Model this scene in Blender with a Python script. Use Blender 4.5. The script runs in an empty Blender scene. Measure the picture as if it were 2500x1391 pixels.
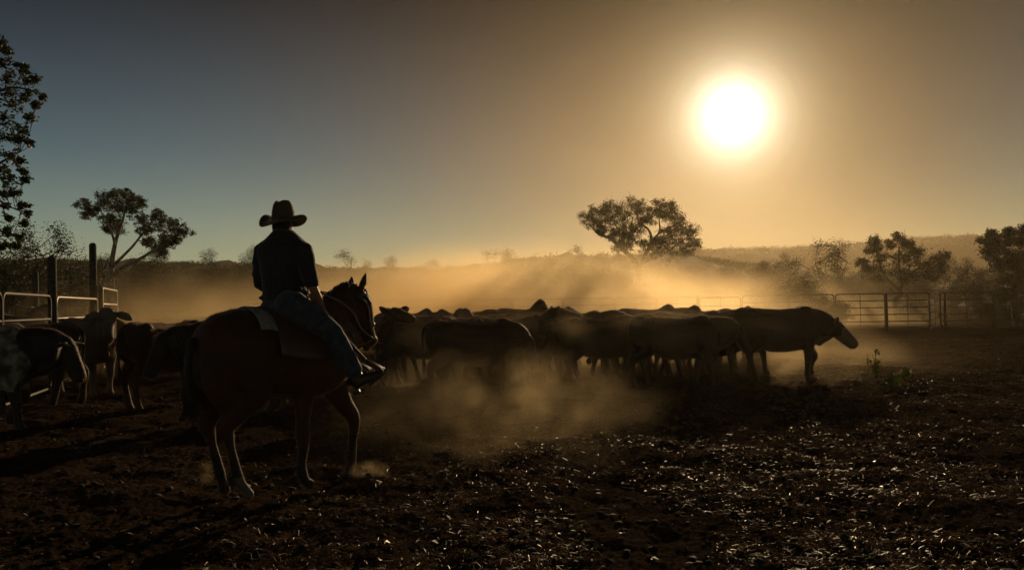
import bpy, bmesh, math, random
import numpy as np
from mathutils import Vector, Matrix

R = math.radians
C = bpy.context.scene.collection
scene = bpy.context.scene

# ------------------------------------------------------------------ camera
LENS = 28.0
FPX = 2500 * LENS / 36.0            # focal length in pixels of the 2500 px frame
CAM = Vector((0, 0, 1.5))
PITCH, ROLL = R(1.46), R(0.9)
_f = Vector((0, math.cos(PITCH), math.sin(PITCH)))
_r0 = Vector((1, 0, 0)); _u0 = _r0.cross(_f)
_rt = _r0 * math.cos(ROLL) - _u0 * math.sin(ROLL)
_up = _u0 * math.cos(ROLL) + _r0 * math.sin(ROLL)
cam_d = bpy.data.cameras.new("camera"); cam = bpy.data.objects.new("camera", cam_d); C.objects.link(cam)
cam_d.lens = LENS; cam_d.sensor_width = 36; cam_d.clip_start = .05; cam_d.clip_end = 6000
m = Matrix((( _rt.x, _up.x, -_f.x, CAM.x), (_rt.y, _up.y, -_f.y, CAM.y), (_rt.z, _up.z, -_f.z, CAM.z), (0, 0, 0, 1)))
cam.matrix_world = m
scene.camera = cam

def ray(px, py):
    return (_f * FPX + _rt * (px - 1250) - _up * (py - 695.5)) / FPX
def at(px, py, Y):
    d = ray(px, py); return CAM + d * (Y / d.y)
def ground_at(px, Y):
    "point on the ground at depth Y seen at column px"
    p = at(px, 760, Y)
    for _ in range(3):
        # the roll shifts columns a little with height
        py = 695.5 - (_up.dot((Vector((p.x, Y, 0)) - CAM))) / (_f.dot(Vector((p.x, Y, 0)) - CAM)) * FPX
        p = at(px, py, Y)
    return Vector((p.x, Y, 0))

# ------------------------------------------------------------------ light
SUN = ray(1790, 282).normalized()            # towards the sun
sun_d = bpy.data.lights.new("sun", 'SUN'); sun = bpy.data.objects.new("sun", sun_d); C.objects.link(sun)
sun_d.energy = 5.0; sun_d.angle = R(0.6); sun_d.color = (1.0, .72, .40)
sun.rotation_euler = (-SUN).to_track_quat('-Z', 'Y').to_euler()
sun.location = (10, 30, 12)

world = bpy.data.worlds.new("World"); scene.world = world; world.use_nodes = True
nt = world.node_tree; nt.nodes.clear()
def N(nt, t, **k):
    n = nt.nodes.new(t)
    for a, v in k.items(): setattr(n, a, v)
    return n
def math_(nt, op, a, b=None, clamp=False):
    n = N(nt, 'ShaderNodeMath', operation=op); n.use_clamp = clamp
    for i, v in enumerate((a, b)):
        if v is None: continue
        if isinstance(v, (int, float)): n.inputs[i].default_value = v
        else: nt.links.new(v, n.inputs[i])
    return n.outputs[0]
sky = N(nt, 'ShaderNodeTexSky', sky_type='NISHITA')
sky.sun_disc = False
sky.sun_elevation = math.asin(SUN.z); sky.sun_rotation = math.atan2(SUN.x, SUN.y)
sky.altitude = 200; sky.air_density = 1.0; sky.dust_density = .0; sky.ozone_density = 1.5
bg = N(nt, 'ShaderNodeBackground'); bg.inputs[1].default_value = 0.05
tc = N(nt, 'ShaderNodeTexCoord')
dot = N(nt, 'ShaderNodeVectorMath', operation='DOT_PRODUCT')
nt.links.new(tc.outputs['Generated'], dot.inputs[0]); dot.inputs[1].default_value = SUN
ang = math_(nt, 'ARCCOSINE', math_(nt, 'MINIMUM', dot.outputs['Value'], 0.999999))
sx = N(nt, 'ShaderNodeSeparateXYZ'); nt.links.new(tc.outputs['Generated'], sx.inputs[0])
gr = N(nt, 'ShaderNodeValToRGB'); e = gr.color_ramp.elements       # clearer, deeper air overhead; pale band low down
e[0].position = 0.0; e[0].color = (2.3, 2.2, 1.8, 1); e[1].position = .36; e[1].color = (.13, .20, .235, 1)
q = gr.color_ramp.elements.new(.10); q.color = (1.75, 1.8, 1.5, 1)
q = gr.color_ramp.elements.new(.18); q.color = (1.05, 1.2, 1.12, 1)
nt.links.new(sx.outputs['Z'], gr.inputs[0])
mm = N(nt, 'ShaderNodeMix', data_type='RGBA', blend_type='MULTIPLY'); mm.inputs[0].default_value = 1
nt.links.new(sky.outputs[0], mm.inputs[6]); nt.links.new(gr.outputs[0], mm.inputs[7])
t0 = math_(nt, 'EXPONENT', math_(nt, 'MULTIPLY', math_(nt, 'POWER', math_(nt, 'DIVIDE', ang, R(27)), 2.0), -1.0))
m2 = N(nt, 'ShaderNodeMix', data_type='RGBA'); nt.links.new(t0, m2.inputs[0]); m2.inputs[6].default_value = (1, 1, 1, 1); m2.inputs[7].default_value = (.20, .165, .10, 1)
m3 = N(nt, 'ShaderNodeMix', data_type='RGBA', blend_type='MULTIPLY'); m3.inputs[0].default_value = 1
nt.links.new(mm.outputs[2], m3.inputs[6]); nt.links.new(m2.outputs[2], m3.inputs[7]); nt.links.new(m3.outputs[2], bg.inputs[0])
lg = N(nt, 'ShaderNodeMapRange'); lg.inputs['From Min'].default_value = 0; lg.inputs['From Max'].default_value = .36; lg.inputs['To Min'].default_value = 1.5; lg.inputs['To Max'].default_value = .03
nt.links.new(sx.outputs['Z'], lg.inputs[0])
sn = N(nt, 'ShaderNodeTexNoise'); sn.inputs['Scale'].default_value = 3.2; sn.inputs['Detail'].default_value = 3
smp = N(nt, 'ShaderNodeMapping'); smp.inputs['Scale'].default_value = (1, 1, 2.2); nt.links.new(tc.outputs['Generated'], smp.inputs[0]); nt.links.new(smp.outputs[0], sn.inputs['Vector'])
xs = N(nt, 'ShaderNodeMapRange', interpolation_type='SMOOTHSTEP'); xs.inputs['From Min'].default_value = .22; xs.inputs['From Max'].default_value = .58; xs.inputs['To Min'].default_value = 1; xs.inputs['To Max'].default_value = .25
nt.links.new(sx.outputs['X'], xs.inputs[0])                       # glow dimmed towards the right, imitating the lens's edge darkening
lowglow = math_(nt, 'MULTIPLY', math_(nt, 'MULTIPLY', lg.outputs[0], xs.outputs[0]), math_(nt, 'ADD', math_(nt, 'MULTIPLY', sn.outputs['Fac'], .7), .65))
def halo(width_deg, power, strength, col):
    t = math_(nt, 'DIVIDE', ang, R(width_deg))
    t = math_(nt, 'POWER', t, power)
    t = math_(nt, 'EXPONENT', math_(nt, 'MULTIPLY', t, -1.0))
    b = N(nt, 'ShaderNodeBackground'); b.inputs[0].default_value = (*col, 1)
    t = math_(nt, 'MULTIPLY', t, strength)
    if width_deg > 6: t = math_(nt, 'MULTIPLY', t, lowglow)
    nt.links.new(t, b.inputs[1])
    return b.outputs[0]
HALOS = [(1.5, 1.25, 6.0, (1, .94, .80)), (2.7, 1.05, 3.4, (1, .78, .44)), (9.5, 1.25, .60, (1, .60, .25)), (22.0, 1.7, .34, (1, .57, .24))]
acc = bg.outputs[0]
for h in HALOS:
    a = N(nt, 'ShaderNodeAddShader'); nt.links.new(acc, a.inputs[0]); nt.links.new(halo(*h), a.inputs[1]); acc = a.outputs[0]
wo = N(nt, 'ShaderNodeOutputWorld'); nt.links.new(acc, wo.inputs[0])

scene.view_settings.view_transform = 'Standard'; scene.view_settings.look = 'None'
scene.view_settings.exposure = -1.10; scene.view_settings.gamma = 1.0
scene.view_settings.use_curve_mapping = False
scene.render.engine = 'CYCLES'
cy = scene.cycles
cy.use_denoising = True
cy.use_adaptive_sampling = True; cy.adaptive_threshold = 0.05
cy.max_bounces = 6; cy.diffuse_bounces = 2; cy.glossy_bounces = 2; cy.transmission_bounces = 3
cy.volume_bounces = 3; cy.transparent_max_bounces = 8
cy.volume_max_steps = 64; cy.volume_step_rate = 1.0
cy.caustics_reflective = False; cy.caustics_refractive = False
cy.sample_clamp_indirect = 3.0

# ------------------------------------------------------------------ helpers
rnd = random.Random(7)
def tag(o, label=None, cat=None, group=None, kind=None):
    if label: o['label'] = label
    if cat: o['category'] = cat
    if group: o['group'] = group
    if kind: o['kind'] = kind
    return o
def mat(name, col, rough=.7, metal=0, spec=.4, sheen=0, var=.25, scale=8, bump=0, bscale=40, trans=0, col2=None, coords='Object'):
    m = bpy.data.materials.new(name); m.use_nodes = True; t = m.node_tree; b = t.nodes['Principled BSDF']
    b.inputs['Roughness'].default_value = rough; b.inputs['Metallic'].default_value = metal
    b.inputs['Specular IOR Level'].default_value = spec
    if sheen:
        b.inputs['Sheen Weight'].default_value = sheen; b.inputs['Sheen Roughness'].default_value = .35
        b.inputs['Sheen Tint'].default_value = (1, .85, .7, 1)
    tcn = N(t, 'ShaderNodeTexCoord')
    nz = N(t, 'ShaderNodeTexNoise'); nz.inputs['Scale'].default_value = scale; nz.inputs['Detail'].default_value = 5
    t.links.new(tcn.outputs[coords], nz.inputs['Vector'])
    cr = N(t, 'ShaderNodeValToRGB'); c2 = col2 or tuple(c * (1 - var) for c in col)
    cr.color_ramp.elements[0].position = .35; cr.color_ramp.elements[1].position = .65
    cr.color_ramp.elements[0].color = (*c2, 1); cr.color_ramp.elements[1].color = (*[min(1, c * (1 + var * .6)) for c in col], 1)
    t.links.new(nz.outputs['Fac'], cr.inputs[0]); t.links.new(cr.outputs[0], b.inputs['Base Color'])
    if bump:
        n2 = N(t, 'ShaderNodeTexNoise'); n2.inputs['Scale'].default_value = bscale; n2.inputs['Detail'].default_value = 4
        t.links.new(tcn.outputs[coords], n2.inputs['Vector'])
        bp = N(t, 'ShaderNodeBump'); bp.inputs['Strength'].default_value = bump; bp.inputs['Distance'].default_value = .02
        t.links.new(n2.outputs['Fac'], bp.inputs['Height']); t.links.new(bp.outputs[0], b.inputs['Normal'])
    if trans:
        tr = N(t, 'ShaderNodeBsdfTranslucent'); t.links.new(cr.outputs[0], tr.inputs[0])
        mx = N(t, 'ShaderNodeMixShader'); mx.inputs[0].default_value = trans
        out = t.nodes['Material Output']
        t.links.new(b.outputs[0], mx.inputs[1]); t.links.new(tr.outputs[0], mx.inputs[2]); t.links.new(mx.outputs[0], out.inputs[0])
    return m

class MB:
    "collects closed shapes; build() links them as one mesh object"
    def __init__(s): s.v = []; s.f = []
    def add(s, v, f):
        k = len(s.v); s.v += [tuple(p) for p in v]; s.f += [tuple(i + k for i in q) for q in f]; return s
    def rings(s, rings, cap=True):
        n = len(rings[0]); v = [p for r in rings for p in r]; f = []
        for i in range(len(rings) - 1):
            for j in range(n):
                a = i * n + j; b = i * n + (j + 1) % n
                f.append((a, b, b + n, a + n))
        if cap:
            f.append(tuple(range(n - 1, -1, -1))); f.append(tuple((len(rings) - 1) * n + j for j in range(n)))
        return s.add(v, f)
    def tube(s, pts, rad, n=8, side=None, smooth=0):
        "pts: Vectors, rad: radii or (r_along_normal, r_along_side)"
        pts = [Vector(p) for p in pts]; rad = [r if isinstance(r, tuple) else (r, r) for r in rad]
        for _ in range(smooth): pts, rad = subdiv(pts, rad)
        rr = []; nn = None
        for i, p in enumerate(pts):
            a = pts[max(0, i - 1)]; b = pts[min(len(pts) - 1, i + 1)]; t = (b - a)
            t = t.normalized() if t.length > 1e-9 else Vector((0, 0, 1))
            if side is not None or nn is None:
                sd = Vector(side) if side is not None else (Vector((0, 0, 1)) if abs(t.z) < .9 else Vector((1, 0, 0)))
                nn = t.cross(sd)
                if nn.length < 1e-4: nn = t.cross(Vector((.3, .9, .1)))
            else:
                nn = nn - t * nn.dot(t)
                if nn.length < 1e-4: nn = t.cross(Vector((.3, .9, .1)))
            nn = nn.normalized(); s2 = nn.cross(t).normalized()
            rr.append([p + nn * (rad[i][0] * math.cos(2 * math.pi * k / n)) + s2 * (rad[i][1] * math.sin(2 * math.pi * k / n)) for k in range(n)])
        # rounded tips
        def tip(i, j):
            p = pts[i]; d = (pts[i] - pts[j]); d = d.normalized() if d.length > 1e-9 else Vector((0, 0, 1))
            r = min(rad[i]); return [[p + (q - p) * .6 + d * r * .55 for q in rr[i]]]
        return s.rings(tip(0, 1) + rr + tip(-1, -2))
    def ell(s, c, r, n=12, rot=None):
        c = Vector(c); rr = []
        for i in range(1, n):
            a = math.pi * i / n; ring = []
            for k in range(n):
                b = 2 * math.pi * k / n
                v = Vector((r[0] * math.sin(a) * math.cos(b), r[1] * math.sin(a) * math.sin(b), r[2] * math.cos(a)))
                if rot is not None: v = rot @ v
                ring.append(c + v)
            rr.append(ring)
        return s.rings(rr)
    def box(s, c, h, rot=None):
        c = Vector(c); v = []
        for x in (-1, 1):
            for y in (-1, 1):
                for z in (-1, 1):
                    q = Vector((x * h[0], y * h[1], z * h[2])); v.append(c + (rot @ q if rot is not None else q))
        return s.add(v, [(0, 1, 3, 2), (4, 6, 7, 5), (0, 4, 5, 1), (2, 3, 7, 6), (0, 2, 6, 4), (1, 5, 7, 3)])
    def build(s, name, m, parent=None, smooth=True, xf=None):
        me = bpy.data.meshes.new(name); vv = s.v if xf is None else [tuple(xf @ Vector(p)) for p in s.v]
        me.from_pydata(vv, [], s.f); me.update()
        bm = bmesh.new(); bm.from_mesh(me); bmesh.ops.recalc_face_normals(bm, faces=bm.faces); bm.to_mesh(me); bm.free()
        return link(me, name, m, parent, smooth)
    def remesh(s, name, m, voxel=.012, iters=4, parent=None, factor=.5):
        me = bpy.data.meshes.new('tmp'); me.from_pydata(s.v, [], s.f); me.update()
        bm = bmesh.new(); bm.from_mesh(me); bmesh.ops.recalc_face_normals(bm, faces=bm.faces); bm.to_mesh(me); bm.free()
        o = bpy.data.objects.new('tmp', me); C.objects.link(o)
        q = o.modifiers.new('r', 'REMESH'); q.mode = 'VOXEL'; q.voxel_size = voxel
        q = o.modifiers.new('s', 'SMOOTH'); q.iterations = iters; q.factor = factor
        dg = bpy.context.evaluated_depsgraph_get()
        nm = bpy.data.meshes.new_from_object(o.evaluated_get(dg)); nm.name = name
        bpy.data.objects.remove(o)
        return link(nm, name, m, parent, True)
def link(me, name, m, parent=None, smooth=True):
    me.materials.clear()
    for q in (m if isinstance(m, (list, tuple)) else [m]): me.materials.append(q)
    if smooth: me.polygons.foreach_set('use_smooth', [True] * len(me.polygons))
    o = bpy.data.objects.new(name, me); C.objects.link(o)
    if parent is not None: o.parent = parent
    return o
def subdiv(pts, rad):
    "one Catmull-Rom style subdivision"
    P = []; Q = []
    n = len(pts)
    for i in range(n - 1):
        p0 = pts[max(i - 1, 0)]; p1 = pts[i]; p2 = pts[i + 1]; p3 = pts[min(i + 2, n - 1)]
        P += [p1, (p1 * 9 + p2 * 9 - p0 - p3) / 16]
        Q += [rad[i], tuple((a + b) / 2 for a, b in zip(rad[i], rad[i + 1]))]
    return P + [pts[-1]], Q + [rad[-1]]
def big_mesh(name, v, f, m, smooth=True):
    "v (n,3), f (k,4) numpy"
    me = bpy.data.meshes.new(name); v = np.asarray(v, np.float32); f = np.asarray(f, np.int32)
    me.vertices.add(len(v)); me.vertices.foreach_set('co', v.ravel())
    k = f.shape[1]
    me.loops.add(f.size); me.loops.foreach_set('vertex_index', f.ravel())
    me.polygons.add(len(f)); me.polygons.foreach_set('loop_start', np.arange(0, f.size, k, dtype=np.int32))
    me.update(calc_edges=True); me.validate()
    return link(me, name, m, None, smooth)
def empty(name, loc=(0, 0, 0), rz=0):
    o = bpy.data.objects.new(name, None); C.objects.link(o); o.location = loc; o.rotation_euler = (0, 0, rz); return o
def copy_tree(o, parent=None):
    c = o.copy(); C.objects.link(c); c.parent = parent
    for ch in list(o.children): copy_tree(ch, c)
    return c

# value noise for the terrain, vectorised
def vnoise(x, y, seed=0):
    xi = np.floor(x).astype(np.int64); yi = np.floor(y).astype(np.int64); fx = x - xi; fy = y - yi
    fx = fx * fx * (3 - 2 * fx); fy = fy * fy * (3 - 2 * fy)
    def h(a, b):
        n = (a * 374761393 + b * 668265263 + seed * 1442695041) & 0xffffffff
        n = ((n ^ (n >> 13)) * 1274126177) & 0xffffffff
        return ((n ^ (n >> 16)) & 0xffff) / 65535.0
    return (h(xi, yi) * (1 - fx) + h(xi + 1, yi) * fx) * (1 - fy) + (h(xi, yi + 1) * (1 - fx) + h(xi + 1, yi + 1) * fx) * fy
def ground_h(x, y):
    x = np.asarray(x, float); y = np.asarray(y, float)
    d = np.hypot(x, y); near = np.clip(1.5 - d / 30, 0, 1)
    h = .06 * (vnoise(x * .9, y * .9, 1) - .5) + .065 * (vnoise(x * 3.1, y * 3.1, 2) - .5)
    c = vnoise(x * 9, y * 9, 3); h = h + near * .026 * (c - .5)
    c2 = vnoise(x * 21, y * 21, 4); h = h + near * .016 * (np.abs(c2 - .5) * 2 - .4)
    h = h + near * .012 * (vnoise(x * 47, y * 47, 5) - .5)
    return h * np.clip(.25 + near, 0, 1)
# ------------------------------------------------------------------ ground and hills
M = {}
def ground_mat():
    m = bpy.data.materials.new('churned_soil'); m.use_nodes = True; t = m.node_tree; b = t.nodes['Principled BSDF']
    tcn = N(t, 'ShaderNodeTexCoord')
    def noise(s, d=6, r=.6):
        n = N(t, 'ShaderNodeTexNoise'); n.inputs['Scale'].default_value = s; n.inputs['Detail'].default_value = d; n.inputs['Roughness'].default_value = r
        t.links.new(tcn.outputs['Object'], n.inputs['Vector']); return n.outputs['Fac']
    a = noise(1.1); c = noise(26, 8, .7)
    cr = N(t, 'ShaderNodeValToRGB'); e = cr.color_ramp.elements
    e[0].position = .36; e[0].color = (.015, .0098, .0065, 1); e[1].position = .68; e[1].color = (.095, .062, .040, 1)
    t.links.new(math_(t, 'ADD', math_(t, 'MULTIPLY', a, .35), math_(t, 'MULTIPLY', c, .65)), cr.inputs[0])
    t.links.new(cr.outputs[0], b.inputs['Base Color'])
    b.inputs['Roughness'].default_value = .85; b.inputs['Specular IOR Level'].default_value = 0
    bp = N(t, 'ShaderNodeBump'); bp.inputs['Strength'].default_value = .6; bp.inputs['Distance'].default_value = .03
    t.links.new(noise(60, 6, .7), bp.inputs['Height'])
    bp2 = N(t, 'ShaderNodeBump'); bp2.inputs['Strength'].default_value = .45; bp2.inputs['Distance'].default_value = .12
    t.links.new(noise(7, 6, .65), bp2.inputs['Height']); t.links.new(bp.outputs[0], bp2.inputs['Normal'])
    bp3 = N(t, 'ShaderNodeBump'); bp3.inputs['Strength'].default_value = .6; bp3.inputs['Distance'].default_value = .25
    t.links.new(noise(2.2, 8, .7), bp3.inputs['Height']); t.links.new(bp2.outputs[0], bp3.inputs['Normal']); t.links.new(bp3.outputs[0], b.inputs['Normal'])
    return m
M['soil'] = ground_mat()
ys = np.concatenate([np.linspace(-60, 2.2, 14), 2.6 * (60 / 2.6) ** np.linspace(0, 1, 640), 60 * (3500 / 60) ** np.linspace(.02, 1, 60)])
us = np.concatenate([-np.geomspace(14, 1.03, 24), np.linspace(-1, 1, 640), np.geomspace(1.03, 14, 24)])
wd = np.maximum(ys, 2.6) * .72 + .8
X = us[None, :] * wd[:, None]; Y = np.repeat(ys[:, None], len(us), 1)
Z = ground_h(X, Y)
nr, nc = X.shape
idx = np.arange(nr * nc).reshape(nr, nc)
F = np.stack([idx[:-1, :-1], idx[:-1, 1:], idx[1:, 1:], idx[1:, :-1]], -1).reshape(-1, 4)
g = big_mesh('ground', np.stack([X, Y, Z], -1).reshape(-1, 3), F, M['soil']); tag(g, 'churned dark soil of the stockyard strewn with straw and dung', kind='structure')

def interp(pts, x):
    return float(np.interp(x, [p[0] for p in pts], [p[1] for p in pts]))
def hz(px): # image row of the level horizon at column px
    return 745.6 - math.tan(ROLL) * (px - 1250)
M['hill'] = mat('dry_hill', (.035, .03, .014), rough=.95, spec=.1, scale=.05, var=.4)
def hill(name, Y0, prof, seed, label, depth=120):
    pxs = np.linspace(prof[0][0], prof[-1][0], 260); rows = []
    for k, (dy, s) in enumerate(((-depth * .7, 0), (-depth * .45, .45), (-depth * .2, .82), (0, 1), (depth * .35, .8), (depth, -.05))):
        for i, px in enumerate(pxs):
            H = 1.5 + (hz(px) - interp(prof, px)) / FPX * Y0
            x = (px - 1250) / FPX * Y0
            z = H * s + (1.2 * math.sin(px * .03 + seed + k) + .7 * math.sin(px * .083 + k * 2)) * (s > 0)
            rows.append((x, Y0 + dy, z - (.6 if s <= 0 else 0)))
    n = len(pxs); ii = np.arange(6 * n).reshape(6, n)
    F = np.stack([ii[:-1, :-1], ii[:-1, 1:], ii[1:, 1:], ii[1:, :-1]], -1).reshape(-1, 4)
    o = big_mesh(name, rows, F, M['hill']); tag(o, label, kind='structure'); return o
RIDGE_NEAR = [(-1500, 640), (-300, 640), (0, 642), (150, 640), (300, 646), (450, 648), (620, 652), (800, 660), (1000, 664), (1150, 660), (1300, 634), (1500, 630), (1700, 632), (1850, 660), (2000, 690), (2300, 735), (4000, 737)]
RIDGE_FAR = [(-1500, 700), (900, 690), (1200, 660), (1500, 630), (1700, 615), (1950, 609), (2050, 602), (2200, 589), (2350, 580), (2500, 577), (3200, 560), (4000, 570)]
hill('hill', 210, RIDGE_NEAR, 1, 'low scrub covered rise behind the yard')
hill('hill', 430, RIDGE_FAR, 2, 'long far ridge climbing towards the right', 170)

# leaf clumps on the hills: one mass nobody could count
def leaves_np(cent, rad, count, lw, ll, seed, droop=.5, quad=True):
    "cent (n,3), rad (n,3), count per clump -> quads scattered in ellipsoids"
    g = np.random.default_rng(seed); cent = np.asarray(cent, float); rad = np.asarray(rad, float)
    k = np.repeat(np.arange(len(cent)), count); n = len(k)
    d = g.normal(size=(n, 3)); d /= np.linalg.norm(d, axis=1)[:, None]
    r = g.random(n) ** .45
    # sub clusters: snap some of the leaves towards twig centres so gaps open
    p = cent[k] + d * r[:, None] * rad[k]
    return leaf_quads(p, lw, ll, g, droop)
def leaf_quads(p, lw, ll, g, droop=.5):
    n = len(p)
    a = g.normal(size=(n, 3)); a[:, 2] = a[:, 2] * .6 - droop; a /= np.linalg.norm(a, axis=1)[:, None]
    b = np.cross(a, g.normal(size=(n, 3))); b /= np.linalg.norm(b, axis=1)[:, None]
    L = ll * (.6 + .8 * g.random(n))[:, None]; W = lw * (.6 + .8 * g.random(n))[:, None]
    v = np.stack([p, p + a * L * .5 + b * W * .5, p + a * L, p + a * L * .5 - b * W * .5], 1).reshape(-1, 3)
    f = np.arange(4 * n).reshape(n, 4)
    return v, f
M['leaf'] = mat('eucalypt_leaf', (.075, .085, .03), rough=.5, spec=.4, scale=2, var=.5, trans=.35)
M['leaf_dark'] = mat('scrub_leaf', (.04, .045, .016), rough=.6, spec=.35, scale=.7, var=.5, trans=.25)
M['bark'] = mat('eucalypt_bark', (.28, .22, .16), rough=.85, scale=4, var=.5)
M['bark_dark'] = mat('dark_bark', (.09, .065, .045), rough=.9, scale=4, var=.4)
def woodland(name, Y0, prof, x0, x1, n, size, seed, label, depth):
    g = np.random.default_rng(seed); cs = []; rs = []
    for i in range(n):
        px = g.uniform(x0, x1); u = g.random() ** 2
        H = 1.5 + (hz(px) - interp(prof, px)) / FPX * Y0
        y = Y0 - depth * .7 * u * .8
        s = np.interp(y - Y0, (-depth * .7, -depth * .45, -depth * .2, 0), (0, .45, .82, 1))
        sz = size * g.uniform(.5, 1.25)
        if i % 9 == 0 and u < .2: sz *= 1.35
        cs.append(((px - 1250) / FPX * Y0, y, H * s + sz * .10)); rs.append((sz * g.uniform(.6, 1.1), sz * .7, sz * g.uniform(.3, .5)))
    v, f = leaves_np(cs, rs, 110, size * .09, size * .17, seed, .1)
    o = big_mesh(name, v, f, M['leaf_dark'], False); tag(o, label, 'woodland', kind='stuff')
woodland('woodland', 210, RIDGE_NEAR, -500, 2250, 1500, 2.6, 5, 'mass of dry scrub covering the low rise behind the yard', 120)
woodland('woodland', 430, RIDGE_FAR, 1500, 2900, 900, 4.2, 6, 'far trees fringing the long ridge at right', 170)

# ------------------------------------------------------------------ trees
def bez(a, b, c, n):
    return [a * (1 - t) ** 2 + b * 2 * t * (1 - t) + c * t * t for t in [i / n for i in range(n + 1)]]
def hero_tree(name, Y, base, limbs, clumps, label, seed, leaf_mat, per=300, lw=.05, ll=.17, sub=.5, depth_k=1.0, rbase=.2, cat='tree', twig=.012, extra=None, clusters=14, droop=.6, bark='bark', fine=5, crown_k=1.4):
    """limbs: polylines [(px,py,radius,dy)], clumps: (px,py,rx,ry) in picture columns at depth Y.
    Every clump gets a depth offset of its own, so the crown is round."""
    g = np.random.default_rng(seed); rr = random.Random(seed)
    root = empty(name, base); inv = Vector(base)
    k = Y / FPX
    tb = MB(); nodes = []
    for li in limbs:
        pts = [at(px, py, Y + dy) - inv for px, py, r, dy in li]; rad = [(r, r) for _, _, r, _ in li]
        for i in range(len(pts)): 
            if 0 < i < len(pts) - 1: pts[i] = pts[i] + Vector((rr.uniform(-1, 1), rr.uniform(-1, 1), rr.uniform(-1, 1))) * rad[i][0] * .9
        for _ in range(2): pts, rad = subdiv(pts, rad)
        tb.tube(pts, rad, 7)
        nodes += [(p, r[0]) for p, r in zip(pts, rad)][2:]
    cent = []; rads = []; tw = MB()
    for ci, (px, py, rx, ry) in enumerate(clumps):
        rx *= crown_k; ry *= crown_k
        R_ = (rx + ry) / 2 * k
        dy = rr.uniform(-1, 1) * depth_k * max(1.0, 34 * k - R_ * .4)
        c = at(px, py, Y + dy) - inv
        # a branch from the nearest limb node into the clump
        best = min(nodes, key=lambda q: (q[0] - c).length + (0 if q[0].z < c.z + .3 else 1.0))
        a, r0 = best; r0 = min(r0 * .6, .045 * (R_ / .8) + .012)
        mid = (a + c) / 2 + Vector((rr.uniform(-1, 1), rr.uniform(-1, 1), -.3)) * (c - a).length * .14
        pl = bez(a, mid, c, 6); tb.tube(pl, [r0 * (1 - .6 * i / 6) for i in range(7)], 5)
        nodes2 = pl[3:]
        for j in range(clusters):
            d = Vector(g.normal(size=3)).normalized() * (g.random() ** .4)
            q = c + Vector((d.x * rx * k, d.y * R_, d.z * ry * k))
            s = rr.choice(nodes2); m2 = (s + q) / 2 + Vector((rr.uniform(-1, 1), rr.uniform(-1, 1), rr.uniform(-.2, .6))) * R_ * .18
            tw.tube(bez(s, m2, q, 4), [twig * (1 - .16 * i) for i in range(5)], 4)
            cent.append(q); e = R_ * sub * rr.uniform(.6, 1.3); rads.append((e, e, e * .9))
            for _ in range(fine // 2):
                q2 = q + Vector(g.normal(size=3)) * e * .6
                tw.tube([q, (q + q2) / 2 + Vector((0, 0, e * .1)), q2], [twig * .6, twig * .5, twig * .3], 3)
    tb.build('trunk', M[bark], root)
    tw.build('branches', M[bark], root)
    n = max(4, int(per / clusters))
    kk = np.repeat(np.arange(len(cent)), n); d = g.normal(size=(len(kk), 3)) * .48
    p = np.array([tuple(c) for c in cent])[kk] + d * np.array(rads)[kk]
    v, f = leaf_quads(p, lw, ll, g, droop)
    me = big_mesh('crown', v, f, leaf_mat, False); me.parent = root
    tag(root, label, cat)
    return root

# the spreading gum in the dust, middle right
hero_tree('gum_tree', 62, tuple(ground_at(1556, 62)),
  [[(1556, 790, .34, 0), (1558, 740, .3, 0), (1562, 690, .27, .2), (1560, 655, .24, 0), (1548, 636, .18, -.3), (1522, 608, .16, -.5), (1492, 584, .12, -.6), (1461, 570, .09, -.4), (1440, 548, .05, 0)],
   [(1561, 660, .2, 0), (1574, 630, .17, .5), (1592, 588, .13, .8), (1583, 562, .09, .6), (1560, 542, .06, .3), (1553, 515, .04, 0)],
   [(1592, 588, .1, .8), (1612, 566, .08, 0), (1640, 554, .06, -.4), (1655, 530, .04, -.4)],
   [(1522, 608, .1, -.5), (1514, 570, .08, .6), (1496, 540, .05, .9)], [(1530, 610, .09, .4), (1540, 570, .07, .7), (1545, 530, .04, .7)],
   [(1612, 566, .07, 0), (1610, 535, .05, .5), (1615, 515, .03, .4)], [(1570, 640, .13, 0), (1610, 622, .09, -.5), (1650, 600, .06, -.8), (1675, 580, .04, -.8)]],
  [(1434, 532, 17, 14), (1450, 548, 18, 14), (1462, 514, 20, 16), (1486, 506, 17, 15), (1478, 535, 22, 18), (1510, 515, 18, 18), (1505, 545, 20, 22), (1525, 560, 15, 20),
   (1548, 500, 20, 15), (1568, 515, 22, 20), (1545, 530, 22, 22), (1555, 562, 16, 16), (1600, 507, 18, 14), (1625, 500, 18, 13), (1642, 512, 16, 16), (1655, 535, 14, 18), (1625, 525, 15, 12),
   (1672, 560, 20, 14), (1690, 575, 14, 20), (1660, 585, 24, 20), (1685, 600, 18, 14), (1630, 600, 26, 18), (1655, 618, 28, 18), (1605, 612, 18, 14), (1530, 592, 18, 14), (1510, 600, 14, 12), (1570, 600, 12, 12), (1620, 575, 15, 14), (1580, 540, 16, 14), (1535, 578, 14, 12), (1498, 572, 14, 12), (1640, 562, 14, 12), (1600, 588, 16, 10), (1470, 560, 12, 10)],
  'spreading gum tree standing in the dust below the sun, right of centre', 11, M['leaf'], per=900, lw=.045, ll=.2, clusters=22, sub=.36, twig=.016)
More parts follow.
